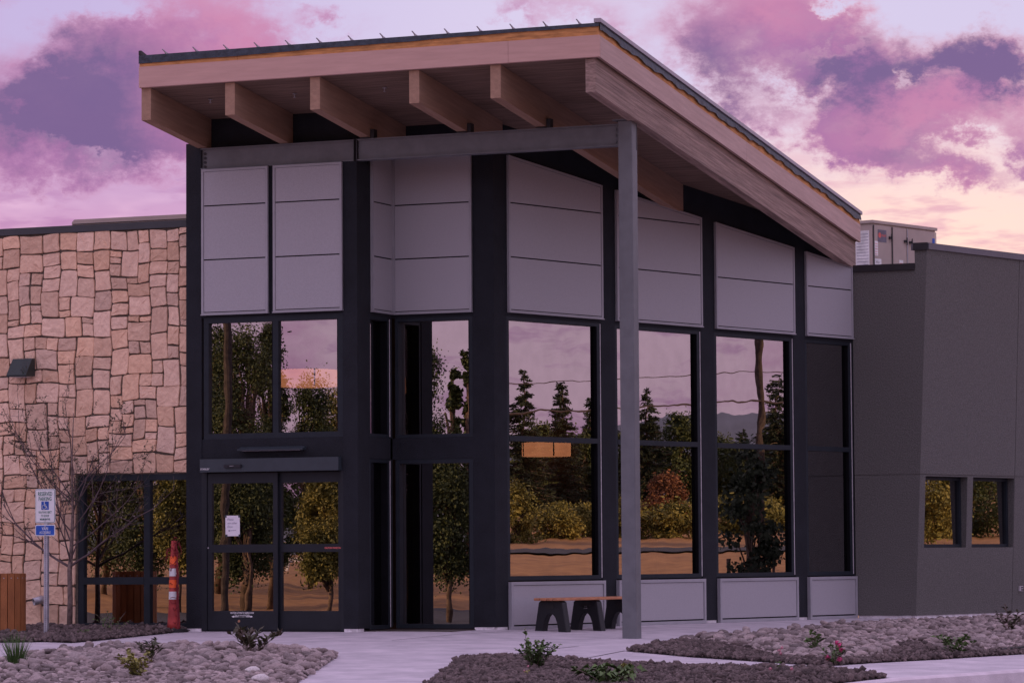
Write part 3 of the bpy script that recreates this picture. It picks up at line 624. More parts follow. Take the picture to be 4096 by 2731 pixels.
fl1 = lambda t: .318 + .068*min(1, t*1.15) + .003*math.sin(t*19) + .002*math.sin(t*47+1)
drape(lambda t, w, o: RO.P(-4.0+6.665*t, -.013-o, w), 120, .432, fl1, .003).build('membrane', M['membrane'], roof, True)
_ph = [random.uniform(0, 6) for _ in range(4)]
fl2 = lambda t: .338 + .008*math.sin(t*23+_ph[0]) + .010*math.sin(t*71+_ph[1]) + .010*math.sin(t*167+_ph[2]) + .012*max(0, math.sin(t*9+_ph[3])) + random.uniform(-.006, .006)
drape(lambda t, w, o: RO.P(2.668+o, -.012+11.27*t, w), 220, .435, fl2, .012).build('membrane', M['membrane'], roof, True)
k = MB(); k.box(RO, 2.60, 2.694, -.03, 11.28, .437, .487); k.build('drip_edge', M['drip'], roof)
k = MB(); k.box(RO, -3.99, 2.598, -.005, 11.25, .428, .436); k.build('roof_sheet', M['roof_metal'], roof)
for i in range(14):
    u = -3.617+.4607*i; k = MB(); k.prism(Fr(RO.P(u, 0, .437), RO.N, AV), [(0.06, 0), (11.2, 0), (11.2, .035), (.05, .035), (-.055, .052), (-.06, .044), (-.0, .03)], -.006, .006); k.build('roof_seam', M['drip'], roof)
k = MB(); k.prism(Fr(RO.P(-3.99, 0, .437), RO.N, AV), [(-.02, 0), (.35, 0), (.3, .02), (.0, .06), (-.02, .06)], -.01, .03); k.build('roof_seam', M['steel_dark'], roof)
for x in (-3.321, -2.04, -.706):
    k = MB(); z0 = zs(-2.0); k.lathe((x, -2.0, z0), [(.028, -.002), (.03, -.012), (.010, -.014), (.010, -.05), (.018, -.055), (.018, -.06)], 10); k.build('sprinkler_head', M['galv'], roof)

# ------------------------------------------------------------------ stone wing
ST = Fr((0, -.95, 0), AV, AN)
wing = thing('stone_wing', (-7, 2, 0), 'low wing faced in tan irregular stone beneath a dark metal parapet cap', 'building')
k = MB(); k.box(ST, -45, -5.99, -.3, -.004, .0, 5.64); k.box(ST, -5.99, -4.16, -.3, -.004, 2.2, 5.64); k.build('wall', M['mortar'], wing)
k = MB(); k.box(WORLD, -45, -4.16, -.64, 9, 0, 5.1) if False else k.box(WORLD, -45, -4.16, 5.5, 5.8, 0, 5.6); k.box(WORLD, -45, -4.16, -.64, 5.5, 4.9, 5.05); k.box(WORLD, -45, -44.7, -.64, 5.5, 0, 5.6); k.box(WORLD, -7.2, -7.1, -.64, 5.5, 0, 4.9); k.build('rear_wall', M['interior'], wing)
k = MB(); k.box(WORLD, -7.1, -4.2, -.64, 5.5, -.2, .03); k.build('interior_floor', M['interior_floor'], wing)
k = MB(); k.box(ST, -45, -4.172, -.32, .035, 5.64, 5.738); k.build('parapet_cap', M['cap'], wing)
k = MB(); k.box(ST, -45, -5.99, -.25, .004, -.1, .088); k.build('foundation', M['foundation'], wing)
k = MB(); k.box(ST, -5.99, -4.175, -.25, -.02, -.1, .035); k.build('foundation', M['foundation'], wing)
window(ST, -5.985, -4.172, .04, 2.2, vm=(-4.89,), hm=(.715,), ft=.085, depth=.05, parent=wing, seal=False, vf=-.005)
def stone_layout():
    c = .092; U0, U1 = -8.5, -4.172; W0, W1 = .085, 5.635; nu = int((U1-U0)/c); nw = int((W1-W0)/c); cu = (U1-U0)/nu; cw = (W1-W0)/nw
    occ = np.zeros((nu, nw), bool); rs = []
    wu = int((-5.99-U0)/cu); ww = int(math.ceil((2.205-W0)/cw)); occ[wu:, :ww] = True
    R = random.Random(5)
    sizes = [(3, 3)]*7 + [(4, 3)]*4 + [(3, 4)]*4 + [(3, 2)]*5 + [(2, 3)]*4 + [(2, 2)]*4 + [(4, 4)]*1 + [(4, 2)]*2 + [(2, 1)]*2
    for j in range(nw-1, -1, -1):
        for i in range(nu):
            if occ[i, j]: continue
            R.shuffle(sizes); done = False; run = 0
            while i+run < nu and not occ[i+run, j]: run += 1
            dep = 0
            while j-dep >= 0 and not occ[i, j-dep]: dep += 1
            for strict in (1, 0):
                for a, b in sizes + [(2, 2), (2, 1), (1, 2), (1, 1)]:
                    if strict and (run-a == 1 or dep-b == 1): continue
                    if i+a <= nu and j-b+1 >= 0 and not occ[i:i+a, j-b+1:j+1].any():
                        occ[i:i+a, j-b+1:j+1] = True; rs.append((U0+i*cu, U0+(i+a)*cu, W0+(j-b+1)*cw, W0+(j+1)*cw)); done = True; break
                if done: break
            if not done: occ[i, j] = True
    return rs
# shared wobble of the joints, so neighbours stay parallel
def wob(u, w): return (.016*math.sin(2.3*u+1.7*w+.4)+.012*math.sin(7.9*w+3.1*u), .015*math.sin(2.9*u-1.3*w+1.1)+.011*math.sin(8.7*u+2.2*w))
RS = random.Random(9)
LAY = stone_layout()
for (u0, u1, w0, w1) in LAY:
    g0 = .0085; pts = []
    nU = 3; cs = [(u0+g0, w0+g0), (u1-g0, w0+g0), (u1-g0, w1-g0), (u0+g0, w1-g0)]
    cs = [(a+RS.uniform(-.009, .009), b+RS.uniform(-.009, .009)) for a, b in cs]; cut = min(u1-u0, w1-w0)*RS.uniform(.03, .09)
    out = []
    for i in range(4):
        a = np.array(cs[i]); p = np.array(cs[i-1]); n = np.array(cs[(i+1) % 4])
        for q, d in ((p, 0), (n, 1)):
            e = q-a; e /= np.linalg.norm(e); out.append(a + e*cut*RS.uniform(.6, 1.3))
        m_ = (a+n)/2; e = n-a; nn = np.array([e[1], -e[0]])/np.linalg.norm(e); out.append(m_ + nn*RS.uniform(-.007, .006))
    pr = RS.uniform(.016, .036); cen = sum(out)/len(out); m = MB()
    def put(q, v):
        du, dw = wob(q[0], q[1]); fade = min(1, (4.172*-1-q[0])/.3) if q[0] > -4.47 else 1; 
        if q[1] < 2.5 and q[0] > -6.3: fade = min(fade, max(0, min(1, abs(q[1]-2.2)/.25 if q[0] > -5.99 else 1)), max(0, min(1, (-5.99-q[0])/.2)) if q[1] < 2.2 else 1)
        if q[1] < .3: fade = min(fade, max(0, (q[1]-.085)/.2))
        return ST.P(q[0]+du*fade, v, min(q[1]+dw*fade, 5.636))
    L0 = [put(q, -.05) for q in out]; L1 = [put(q, pr-.007) for q in out]; L2 = [put(cen+(q-cen)*.965, pr+RS.uniform(-.003, .003)) for q in out]; L3 = [put(cen+(q-cen)*.5, pr+RS.uniform(-.007, .007)) for q in out]
    n = len(out); ctr = [put(cen, pr+RS.uniform(-.006, .007))]
    fs = [(r*n+i, r*n+(i+1) % n, (r+1)*n+(i+1) % n, (r+1)*n+i) for r in range(3) for i in range(n)] + [(3*n+i, 3*n+(i+1) % n, 4*n) for i in range(n)]
    m.poly(L0+L1+L2+L3+ctr, fs); m.build('stone', M['stone'], wing)
# wall lamp
k = MB(); tl = onY(42, 830, -.95); lam = thing('wall_lamp', (-6.83, -.95, 3.6), 'dark wedge-shaped downlight fixed on the tan stone wall', 'lamp')
SD = Fr((-6.985, -.95-.048, 0), (0, -1, 0), (1, 0, 0))
k.prism(SD, [(0, 3.615), (.24, 3.60), (.25, 3.625), (.075, 3.865), (0, 3.87)], 0, .32); k.build('housing', M['lamp_green'], lam)
k = MB(); k.box(SD, .03, .22, .03, .29, 3.596, 3.599); k.build('lens', M['sealant'], lam)
# drain pipe
dp = thing('drain_pipe', (-6.55, -1.0, .44), 'short galvanised drain pipe stub jutting from the stone wall', 'pipe')
def ring_pipe(pts, ro, ri, n=16):
    m = MB(); m.tube(pts, ro, n, False); m2 = len(m.v); m.tube(pts, ri, n, False)
    for e in (0, len(pts)-1):
        m.f += [(e*n+i, e*n+(i+1) % n, m2+e*n+(i+1) % n, m2+e*n+i) for i in range(n)]
    return m
ring_pipe([(-6.53, -.97, .46), (-6.53, -1.05, .455), (-6.60, -1.13, .425)], .055, .047).build('elbow', M['galv'], dp, True)
k = MB(); k.tube([(-6.53, -.965, .46), (-6.53, -.975, .46)], [.075, .075], 16); k.build('collar', M['galv'], dp)

# ------------------------------------------------------------------ grey stucco wing
grey = thing('stucco_wing', (4.5, 12, 0), 'low charcoal stucco wing with two small square windows and leaning front wall', 'building')
GY = 8.327; TILT = .0435; GW = BN*TILT + V3(0, 0, 1)
GB = Fr(BN*(.9316-TILT*.061), B_, BN, GW); GA = Fr((0, GY, 0), AV, AN)
SC = float(V3(3.528, GY, 0)@B_)     # along-wall coordinate of the corner at the base
def sA(z): # s coordinate on the leaning face where it meets the cross wall plane y = GY
    return (GY - (GB.O[1] + GW[1]*z))/B_[1]
k = MB()
def slab(s0f, s1f, w0, w1, v0=-.03, v1=0):
    q = []
    for v in (v0, v1):
        for s_, w in ((s0f, w0), (s1f, w0), (s1f, w1), (s0f, w1)):
            s = (sA(w) - v*BN[1]/B_[1] + .006) if s_ is None else s_
            q.append(GB.P(s, v, w))
    k.poly(q, [(0, 1, 2, 3), (7, 6, 5, 4), (0, 4, 5, 1), (1, 5, 6, 2), (2, 6, 7, 3), (3, 7, 4, 0)])
slab(None, 11.812, 2.252, 5.745); slab(11.824, 40, 2.252, 5.745)
slab(None, 9.185, .061, 2.24); slab(10.40, 10.565, 1.108, 2.24); slab(11.805, 11.812, 1.108, 2.24); slab(9.185, 11.812, .061, 1.108); slab(11.824, 40, .061, 2.24)
slab(9.185, 10.40, 2.22, 2.24); slab(10.565, 11.805, 2.22, 2.24)
# deep reveals
for s0, s1 in ((9.185, 10.40), (10.565, 11.805)):
    slab(s1, s1+.03, 1.108, 2.22, -.32, -.03); slab(s0-.03, s0, 1.108, 2.22, -.32, -.03); slab(s0, s1, 1.07, 1.108, -.32, -.03); slab(s0, s1, 2.22, 2.25, -.32, -.03)
slab(None, 40, 2.24, 2.252, -.3, -.012)
k.build('wall', M['grey_stucco'], grey)
k = MB()
for z0, z1 in ((.061, 2.24), (2.252, 5.745)):
    P = [V3(2.57, GY, z0), GB.P(sA(z0), 0, z0), GB.P(sA(z1), 0, z1), V3(2.57, GY, z1)]
    if z1 > 5: P = [V3(2.57, GY, z0), GB.P(sA(z0), 0, z0), GB.P(sA(z1), 0, z1), V3(3.59, GY, z1), V3(3.59, GY, 5.43), V3(2.57, GY, 5.43)]
    n = len(P); k.poly(P+[p+V3(0, .25, 0) for p in P], [tuple(range(n)), tuple(range(2*n-1, n-1, -1))]+[(i, i+n, (i+1) % n+n, (i+1) % n) for i in range(n)])
k.box(WORLD, 2.575, 3.5, GY+.012, GY+.24, 2.23, 2.26)
k.build('cross_wall', M['grey_stucco'], grey)
k = MB(); k.box(GB, 11.808, 12.0, -.06, -.014, .07, 5.7); k.build('joint_backing', M['groove'], grey)
k = MB(); k.box(WORLD, 2.6, 3.45, GY+.02, GY+.2, -.15, .059); k.box(Fr((0, 0, 0), B_, BN), 9.02, 40, .62, .905, -.25, .058); k.build('foundation', M['foundation'], grey)
GV = Fr(BN*.9316, B_, BN); window(GV, 9.186, 10.398, 1.11, 2.218, ft=.05, depth=.04, parent=grey, seal=False, vf=-.035); window(GV, 10.567, 11.803, 1.11, 2.218, ft=.05, depth=.04, parent=grey, seal=False, vf=-.035)
k = MB(); k.box(GB, sA(5.8)+.012, 11.25, -.30, .03, 5.747, 5.845); k.box(GB, 11.252, 40, -.36, .03, 5.747, 5.845); k.build('parapet_cap', M['cap_grey'], grey)
cA = GB.P(sA(5.75), 0, 5.75); k = MB(); k.box(GA, 3.575, float(cA[0])+.012, -.1, .035, 5.735, 5.85); k.box(GA, 2.572, 3.588, -.27, .03, 5.43, 5.535); k.build('parapet_cap', M['cap_black'], grey)
k = MB(); k.box(Fr((0, 0, 0), B_, BN), 9.2, 40, -9, .6, 4.9, 5.0); k.box(Fr((0, 0, 0), B_, BN), 9.2, 40, -9.2, -9, 0, 5.5); k.box(Fr((0, 0, 0), B_, BN), 39.8, 40, -9, .6, 0, 5.5); k.build('flat_roof', M['cap'], grey)
k = MB(); k.box(Fr((0, 0, 0), B_, BN), 9.2, 14, -3.2, -3.0, .05, 4.8); k.build('interior_wall', M['interior'], grey)
ob = thing('wall_outlet', GB.P(12.05, 0, .44), 'small pale weatherproof outlet box low on the charcoal stucco wall', 'outlet')
k = MB(); k.box(GB, 12.01, 12.09, .001, .035, .40, .48); k.build('box', M['outlet'], ob); k = MB(); k.box(GB, 12.03, 12.07, .036, .045, .445, .47); k.box(GB, 12.035, 12.075, .036, .06, .41, .43); k.build('cover', M['hvac_dark'], ob)

# ------------------------------------------------------------------ rooftop units
HO = -2.0; HB = Fr(BN*HO, B_, BN)
hv = thing('rooftop_unit', HB.P(13.2, -.7, 5.0), 'beige boxy rooftop air unit with door handles and stickers above the charcoal wing', 'air unit')
S0, S1, HT = 12.315, 14.27, 6.60
k = MB(); k.box(HB, S0, S1, -1.9, 0, 5.02, HT); cab = k.build('cabinet', M['hvac'], hv)
k = MB(); k.box(HB, S0-.03, S1+.03, -1.93, .03, HT, HT+.05); k.build('lid', M['hvac'], hv)
for s0, s1 in ((S0+.03, S0+.54), (S0+.61, S0+1.02), (S0+1.07, S1-.03)):
    k = MB(); k.box(HB, s0, s1, .002, .018, 5.1, HT-.03); d = k.build('access_door', M['hvac'], hv)
for s in (S0+.015, S0+.575, S0+1.045, S1-.012):
    k = MB(); k.box(HB, s-.01, s+.01, .0185, .026, 5.1, HT-.03); k.build('hinge_strip', M['hvac_dark'] if s < S0+.6 else M['galv'], hv)
for s, z in ((S0+.50, HT-.22), (S0+.97, HT-.25), (S0+1.13, HT-.26), (S0+.50, HT-1.02+.25)):
    k = MB(); k.box(HB, s-.03, s+.03, .02, .045, z-.02, z+.02); k.box(HB, s+.012, s+.028, .045, .06, z-.065, z+.065); k.build('handle', M['hvac_dark'], hv)
k = MB(); k.box(HB, S0+.14, S0+.40, .0185, .022, HT-.31, HT-.10); lg = k.build('badge', mat('badge', (.16, .15, .2), .5), hv)
k = MB(); k.disc(HB, S0+.195, .0225, HT-.195, .045, 14, .002); k.build('badge_emblem', M['red_print'], lg); text('TRANE', HB, S0+.318, HT-.215, .0225, .055, M['red_print'], lg, xs=.78, bold=.02)
for s, z, w_, h_ in ((S0+.03, HT-.55, .10, .25), (S0+.03, HT-.78, .20, .18), (S0+.78, HT-1.2, .12, .62), (S0+1.055, HT-1.1, .05, .18), (S1-.22, HT-.55, .18, .2)):
    k = MB(); k.box(HB, s+.01, s+.01+w_, .0195, .021, z, z+h_); k.build('sticker', M['white_print'], hv)
    if h_ > .19:
        k = MB()
        for i in range(int(h_/.045)): k.box(HB, s+.02, s+w_-.005, .0215, .0225, z+.02+i*.045, z+.028+i*.045)
        k.build('sticker_print', M['red_print'], hv)
text('RTU-1', HB, S0+.135, HT-.68, .022, .055, M['hvac_dark'], hv, xs=.8); text('ZC36125800', HB, S0+.135, HT-.75, .022, .04, M['hvac_dark'], hv, xs=.7)
HL = Fr(HB.P(S0, 0, 0), -BN, -B_)
k = MB(); k.box(HL, .06, .34, .001, .003, HT-.9, HT-.12); st = k.build('sticker', M['white_print'], hv)
k = MB()
for i in range(14): k.box(HL, .08, .32, .0035, .0045, HT-.86+i*.052, HT-.852+i*.052)
k.build('sticker_print', M['ink'], hv)
k = MB(); k.box(HB, S1-.12, S1-.04, .0195, .021, HT-.3, HT-.14); k.build('round_label', M['sign_blue'], hv)
hv2 = thing('rooftop_unit', (-5, 2.2, 5.05), 'long low beige rooftop unit peeping over the stone wing parapet', 'air unit')
_p = onY(165, 505, 1.5); _q = onY(425, 494, 1.5); X0 = float(_p[0]); ZT = float(_p[2])
k = MB(); k.prism(Fr((0, 1.5, 0), AV, AN), [(X0, 5.05), (X0+4, 5.05), (X0+4, ZT), (X0+.04, ZT), (X0, ZT-.04)], -1.6, 0); k.build('cabinet', M['hvac'], hv2)
k = MB(); k.box(Fr((0, 1.5, 0), AV, AN), X0+.1, X0+1.35, .001, .008, ZT-.17, ZT-.14); k.box(Fr((0, 1.5, 0), AV, AN), X0+.02, X0+4, .001, .012, ZT-.075, ZT-.065); k.build('grille', M['hvac_dark'], hv2)

# ------------------------------------------------------------------ things on and by the entrance
lb = thing('light_bar', (-2.8, -1.13, 2.5), 'slim dark horizontal light bar mounted on the black wall over the doors', 'lamp')
k = MB(); k.prism(Fr((-3.31, -1.132, 0), (0, -1, 0), (1, 0, 0)), [(0, 2.49), (.11, 2.49), (.115, 2.51), (.0, 2.545)], 0, 1.0); k.build('housing', M['header'], lb); k = MB(); k.box(A0, -3.25, -2.36, .03, .10, 2.485, 2.4895); k.build('diffuser', M['panel_rim'], lb)
pn = thing('paper_notice', (-3.47, -1.14, 1.33), 'white paper with handwritten note taped to the sliding door glass', 'notice')
PF = Fr((-3.58, -1.12+.043, 1.325), AV, AN); PF.W = V3(-.012, 0, 1)
k = MB(); k.box(PF, 0, .222, .0, .0015, 0, .282); k.build('sheet', M['paper'], pn)
for body, w in (('Please', .215), ('use other', .165), ('Door', .115)): text(body, PF, .028, w, .003, .046, M['ink'], pn, align='LEFT', xs=.85, shear=.25)
k = MB(); k.prism(PF, [(.04, .075), (.065, .09), (.065, .079), (.165, .083), (.165, .077), (.065, .072), (.065, .06)], .0018, .003); k.build('arrow_mark', M['ink'], pn)
for u, w in ((-.01, .255), (.2, .255), (0, -.012), (.2, -.012)):
    k = MB(); k.box(PF, u, u+.03, .0018, .0026, w, w+.035); k.build('tape', M['header'], pn)
# pendants
def pendant(c, r, h, label, top):
    t = thing('pendant_lamp', c, label, 'lamp', None); k = MB(); k.lathe((c[0], c[1], c[2]-h/2), [(r, 0), (r*1.0, h)], 28); k.build('shade', M['shade'], t, True)
    k = MB(); k.tube([(c[0], c[1], c[2]+h/2), (c[0], c[1], top)], .012, 6); k.build('rod', M['hvac_dark'], t)
    k = MB(); 
    for a in (0.6, 2.2, 3.9, 5.4): k.box(WORLD, c[0]+r*1.005*math.cos(a)-.008, c[0]+r*1.005*math.cos(a)+.008, c[1]+r*1.005*math.sin(a)-.008, c[1]+r*1.005*math.sin(a)+.008, c[2]-h/2, c[2]+h/2)
    k.build('rib', M['hvac_dark'], t)
pendant((-3.24, .8, 3.575), .42, .235, 'orange drum pendant lamp seen through the window over the doors', 6.8)
_P = onP(1255, 1032, BN, -1.6); pendant(tuple(_P), .36, .2, 'orange drum pendant lamp seen through the window behind the bench', 6.3)

# bench
bn_ = thing('bench', BB.P(1.35, .68, 0), 'low bench with wooden plank seat on black plastic trestle legs', 'bench')
for s in (.40, 1.16, 1.90):
    zb = .0; o1 = []; n = 9
    outer = [(.40, zb), (.47, .33), (.50, .425), (.86, .425), (.89, .33), (.96, zb)]
    arch = [(.83, zb), (.805, .12), (.77, .20), (.72, .245), (.68, .255), (.64, .245), (.59, .20), (.555, .12), (.53, zb)]
    f_ = Fr(BB.O, BN, B_); k = MB(); L = [(.40, 0), (.545, 0), (.565, .12), (.60, .20), (.64, .24), (.68, .25), (.72, .24), (.76, .20), (.795, .12), (.815, 0), (.96, 0), (.885, .40), (.855, .425), (.505, .425), (.475, .40)]
    k.prism(f_, [(a, b-.008) for a, b in L], s-.055, s+.055); o = k.build('trestle', M['bench_leg'], bn_); bv = o.modifiers.new('b', 'BEVEL'); bv.width = .012; bv.segments = 2
    k = MB(); k.prism(f_, [(.68+.07*math.cos(a), .335+.032*math.sin(a)) for a in np.linspace(0, 2*math.pi, 16, endpoint=False)], s-.06, s-.0555); k.build('recess', M['rubber'], o)
k = MB(); k.box(Fr(BB.O, BN, B_), .66, .715, 1.16-.06, 1.16-.0555, .30, .335); k.build('maker_plate', M['sealant'], bn_)
for v0, v1 in ((.49, .585), (.60, .70), (.715, .81), (.825, .90)):
    k = MB(); k.box(BB, .22, 2.06, v0, v1, .419, .455); o = k.build('plank', M['bench_wood'], bn_); bv = o.modifiers.new('b', 'BEVEL'); bv.width = .01; bv.segments = 2

# reserved parking sign
SX, SY = -5.178, -3.2; SG = Fr((SX, SY, 0), AV, AN)
sg = thing('parking_sign', (SX, SY, -.04), 'reserved parking sign with blue wheelchair symbol and van accessible plate on perforated post', 'sign')
k = MB(); k.box(SG, -.026, .026, -.052, 0, -.08, 1.95); po = k.build('post', M['galv'], sg)
k = MB()
for i in range(52): k.disc(SG, 0, .0005, .06+i*.0254, .0055, 8, .002)
for i in range(52): k.disc(Fr((SX+.026, SY, 0), (0, 1, 0), (1, 0, 0)), .026, .0005, .06+i*.0254, .0055, 6, .002)
k.build('punched_holes', M['hole'], po)
k = MB(); k.box(SG, -.034, .034, -.06, .008, -.07, .02); k.build('sleeve', M['galv'], sg)
def rrect(u0, u1, w0, w1, r, n=5):
    p = []
    for cx_, cy_, a0 in ((u1-r, w0+r, -90), (u1-r, w1-r, 0), (u0+r, w1-r, 90), (u0+r, w0+r, 180)):
        for i in range(n+1): a = math.radians(a0+90*i/n); p.append((cx_+r*math.cos(a), cy_+r*math.sin(a)))
    return p
def plate(u0, u1, w0, w1, base, line, inner, nm):
    k = MB(); k.prism(SG, rrect(u0, u1, w0, w1, .022), 0.004, .008); o = k.build(nm, M[base], sg)
    k = MB(); k.prism(SG, rrect(u0+.008, u1-.008, w0+.008, w1-.008, .018), .0082, .0098); k.build('border', M[line], o)
    k = MB(); k.prism(SG, rrect(u0+.013, u1-.013, w0+.013, w1-.013, .014), .0100, .0118); k.build('face', M[inner], o); return o
p1 = plate(-.155, .152, 1.508, 1.965, 'sign_white', 'sign_green', 'sign_white', 'sign_plate')
text('RESERVED', SG, -.001, 1.873, .0140, .075, M['sign_green'], p1, xs=.66, bold=.012); text('PARKING', SG, -.001, 1.808, .0140, .073, M['sign_green'], p1, xs=.66, bold=.012)
k = MB(); k.box(SG, -.058, .056, .0125, .0145, 1.688, 1.797); k.build('symbol_field', M['sign_blue'], p1)
k = MB(); sy = SG
def stroke(pts, w_):
    for a, b in zip(pts[:-1], pts[1:]):
        a = np.array(a); b = np.array(b); e = (b-a)/np.linalg.norm(b-a); n = np.array([-e[1], e[0]])*w_/2; q = [a+n-e*w_*.3, a-n-e*w_*.3, b-n+e*w_*.3, b+n+e*w_*.3]; k.prism(SG, [tuple(x) for x in q], .0160, .0175)
k.disc(SG, -.010, .0160, 1.782, .0085, 10, .0015); stroke([(-.010, 1.77), (-.006, 1.737), (.018, 1.737), (.028, 1.708), (.036, 1.711)], .009); stroke([(-.008, 1.755), (.014, 1.755)], .007)
stroke([(-.014+.028*math.cos(a), 1.724+.028*math.sin(a)) for a in np.linspace(math.radians(115), math.radians(345), 12)], .008); k.build('wheelchair_symbol', M['sign_white'], p1)
for b_, w, xs_ in (('VIOLATIONS SUBJECT', 1.640, .52), ('TO $250.00', 1.593, .62), ('MINIMUM FINE', 1.546, .6)): text(b_, SG, -.001, w, .0140, .040, M['sign_green'], p1, xs=xs_, bold=.01)
p2 = plate(-.155, .152, 1.336, 1.488, 'sign_white', 'sign_white', 'sign_blue', 'van_plate')
text('VAN', SG, -.001, 1.415, .0140, .060, M['sign_white'], p2, xs=.8, bold=.015); text('ACCESSIBLE', SG, -.001, 1.368, .0140, .047, M['sign_white'], p2, xs=.68, bold=.012)
for w in (1.925, 1.545, 1.465, 1.362):
    k = MB(); k.disc(SG, 0, .0125, w, .010, 10, .005); k.build('bolt', M['galv'], sg)

# litter bin
bc = onG(4, 1462); bc = V3(bc[0], bc[1]+.0, bc[2]); BR = .31
lbn = thing('litter_bin', bc, 'round litter bin clad in upright orange-brown slats beside the signpost', 'bin')
NS = 20; k = MB(); a0 = 0; w_ = BR*math.sin(math.pi/NS)*.93
sl_me = None
for i in range(NS):
    a = 2*math.pi*i/NS; U = V3(-math.sin(a), math.cos(a), 0); N = V3(math.cos(a), math.sin(a), 0); f_ = Fr(bc+N*BR, U, N); k = MB(); k.box(f_, -w_, w_, -.012, .012, .03, .86); o = k.build('slat', M['bin_slat'], lbn)
    if i % 1 == 0:
        k = MB(); k.disc(f_, 0, .0125, .80, .008, 8, .004); k.disc(f_, 0, .0125, .08, .008, 8, .004); k.build('bolt', M['galv'], o)
k = MB(); k.lathe(bc, [(BR-.02, .02), (BR-.02, .84), (BR-.05, .84), (BR-.05, .06)], 28); k.build('liner', M['rubber'], lbn)

# traffic post with tangled red netting
TP = V3(-4.235, -1.36, float(gz(-4.2, -1.36))+.03); tpz = thing('traffic_post', TP, 'faded red traffic post with orange and white bands wrapped in torn red netting', 'post')
zt = lambda y: (1160-y)*.3043/163.0
prof = [(.095, 0), (.088, .10), (.068, .40), (.062, .62), (.056, .9), (.048, 1.02), (.040, 1.10), (.036, 1.20), (.030, 1.225)]
def rad(z): return float(np.interp(z, [p[1] for p in prof], [p[0] for p in prof]))
k = MB(); k.lathe(TP, prof, 20); k.build('tube', M['post_red'], tpz, True)
for y0_, y1_, m_ in ((680, 620, 'orange'), (765, 708, 'sign_white'), (850, 792, 'orange'), (935, 878, 'sign_white')):
    a, b = zt(y0_), zt(y1_); k = MB(); k.lathe(TP, [(rad(a)+.004, a), (rad(b)+.004, b)], 20); k.build('reflective_band', M[m_], tpz)
k = MB(); k.lathe(TP, [(.20, -.03), (.20, .0), (.18, .012), (.10, .02)], 16); k.build('rubber_base', M['rubber'], tpz)
k = MB(); R = random.Random(3)
for i in range(26):
    z = R.uniform(.55, 1.22); a = R.uniform(-.35, .8); pts = []
    ln = R.uniform(.15, .75); z1 = z-ln
    for j in range(9):
        t = j/8; zz = z+(z1-z)*t; rr = rad(zz)+.008+R.uniform(0, .022)+.02*math.sin(t*3.1); pts.append(TP+V3(rr*math.cos(a+R.uniform(-.12, .12)), rr*math.sin(a-.9+R.uniform(-.15, .15)), zz))
    k.tube(pts, R.uniform(.0035, .007), 4)
for i in range(22):
    z = R.uniform(1.0, 1.22); a = R.uniform(0, 6.28); r = rad(z)
    k.tube([TP+V3(r*math.cos(a), r*math.sin(a), z), TP+V3((r+.04)*math.cos(a+.4), (r+.04)*math.sin(a+.4), z+R.uniform(-.03, .06)), TP+V3((r+.07)*math.cos(a+.7), (r+.06)*math.sin(a+.7), z-R.uniform(-.05, .12))], .005, 4)
for z in np.linspace(.1, 1.1, 12):
    a = R.uniform(-2.2, -.6); k.tube([TP+V3((rad(z)+.008)*math.cos(a+t), (rad(z)+.008)*math.sin(a+t), z+R.uniform(-.03, .03)) for t in np.linspace(0, R.uniform(.5, 1.6), 5)], .004, 4)
k.build('netting', M['netting'], tpz)

# ------------------------------------------------------------------ plants
def leaf_quads(P, Dv, L, Wd, g, fold=.25, droop=.3):
    """P base points, Dv directions -> pointed leaf of 4 verts x 2 (folded along the rib)"""
    n = len(P); Dv = Dv/(np.linalg.norm(Dv, axis=1)[:, None]+1e-9); up = g.normal(size=(n, 3))*.5+np.array([0, 0, 1.0]); S = np.cross(Dv, up); S /= (np.linalg.norm(S, axis=1)[:, None]+1e-9); Nn = np.cross(S, Dv)
    L = np.broadcast_to(L, (n,))[:, None]; Wd = np.broadcast_to(Wd, (n,))[:, None]
    tip = P+Dv*L-np.array([0, 0, 1])*L*droop; mid = P+Dv*L*.5; a = mid+S*Wd+Nn*Wd*fold; b = mid-S*Wd+Nn*Wd*fold
    V = np.stack([P, a, tip, b], 1).reshape(-1, 3); i = np.arange(n)[:, None]*4; F_ = np.concatenate([i+np.array([[0, 1, 2]]), i+np.array([[0, 2, 3]])]); return V, F_
def shrub(name, base, label, cat, h, spread, ns, nl, L, Wd, lm, sm_='bark', seed=1, group=None, up=.6, rad=.005, droop=.2, start=.15, bare=False):
    g = np.random.default_rng(seed); t = thing(name, base, label, cat, group); st = MB(); Ps = []; Ds = []
    for i in range(ns):
        a = g.uniform(0, 6.28); r = spread*math.sqrt(g.uniform(.05, 1)); hh = h*g.uniform(.6, 1.0)*(1-.25*(r/spread)**2); e = np.array([r*math.cos(a), r*math.sin(a), hh]); b0 = np.array([e[0]*.08, e[1]*.08, -.03])
        c = np.array([e[0]*.35, e[1]*.35, hh*.55]); pts = [(1-t_)**2*b0+2*t_*(1-t_)*c+t_*t_*e for t_ in np.linspace(0, 1, 7)]
        st.tube([p+np.array(base) for p in pts], list(np.linspace(rad, rad*.35, 7)), 5)
        for j in range(nl):
            q = start+(1-start)*g.random()**.8; x = q*6; i0 = min(int(x), 5); p = pts[i0]+(pts[i0+1]-pts[i0])*(x-i0); an = g.uniform(0, 6.28); Ps.append(p+np.array(base)); Ds.append([math.cos(an), math.sin(an), up+g.uniform(-.5, .6)])
    st.build('stem', M[sm_], t, True)
    V, F_ = leaf_quads(np.array(Ps), np.array(Ds), g.uniform(.7, 1.15, len(Ps))*L, g.uniform(.8, 1.15, len(Ps))*Wd, g, droop=droop); fast('foliage', V, F_, M[lm], t); return t
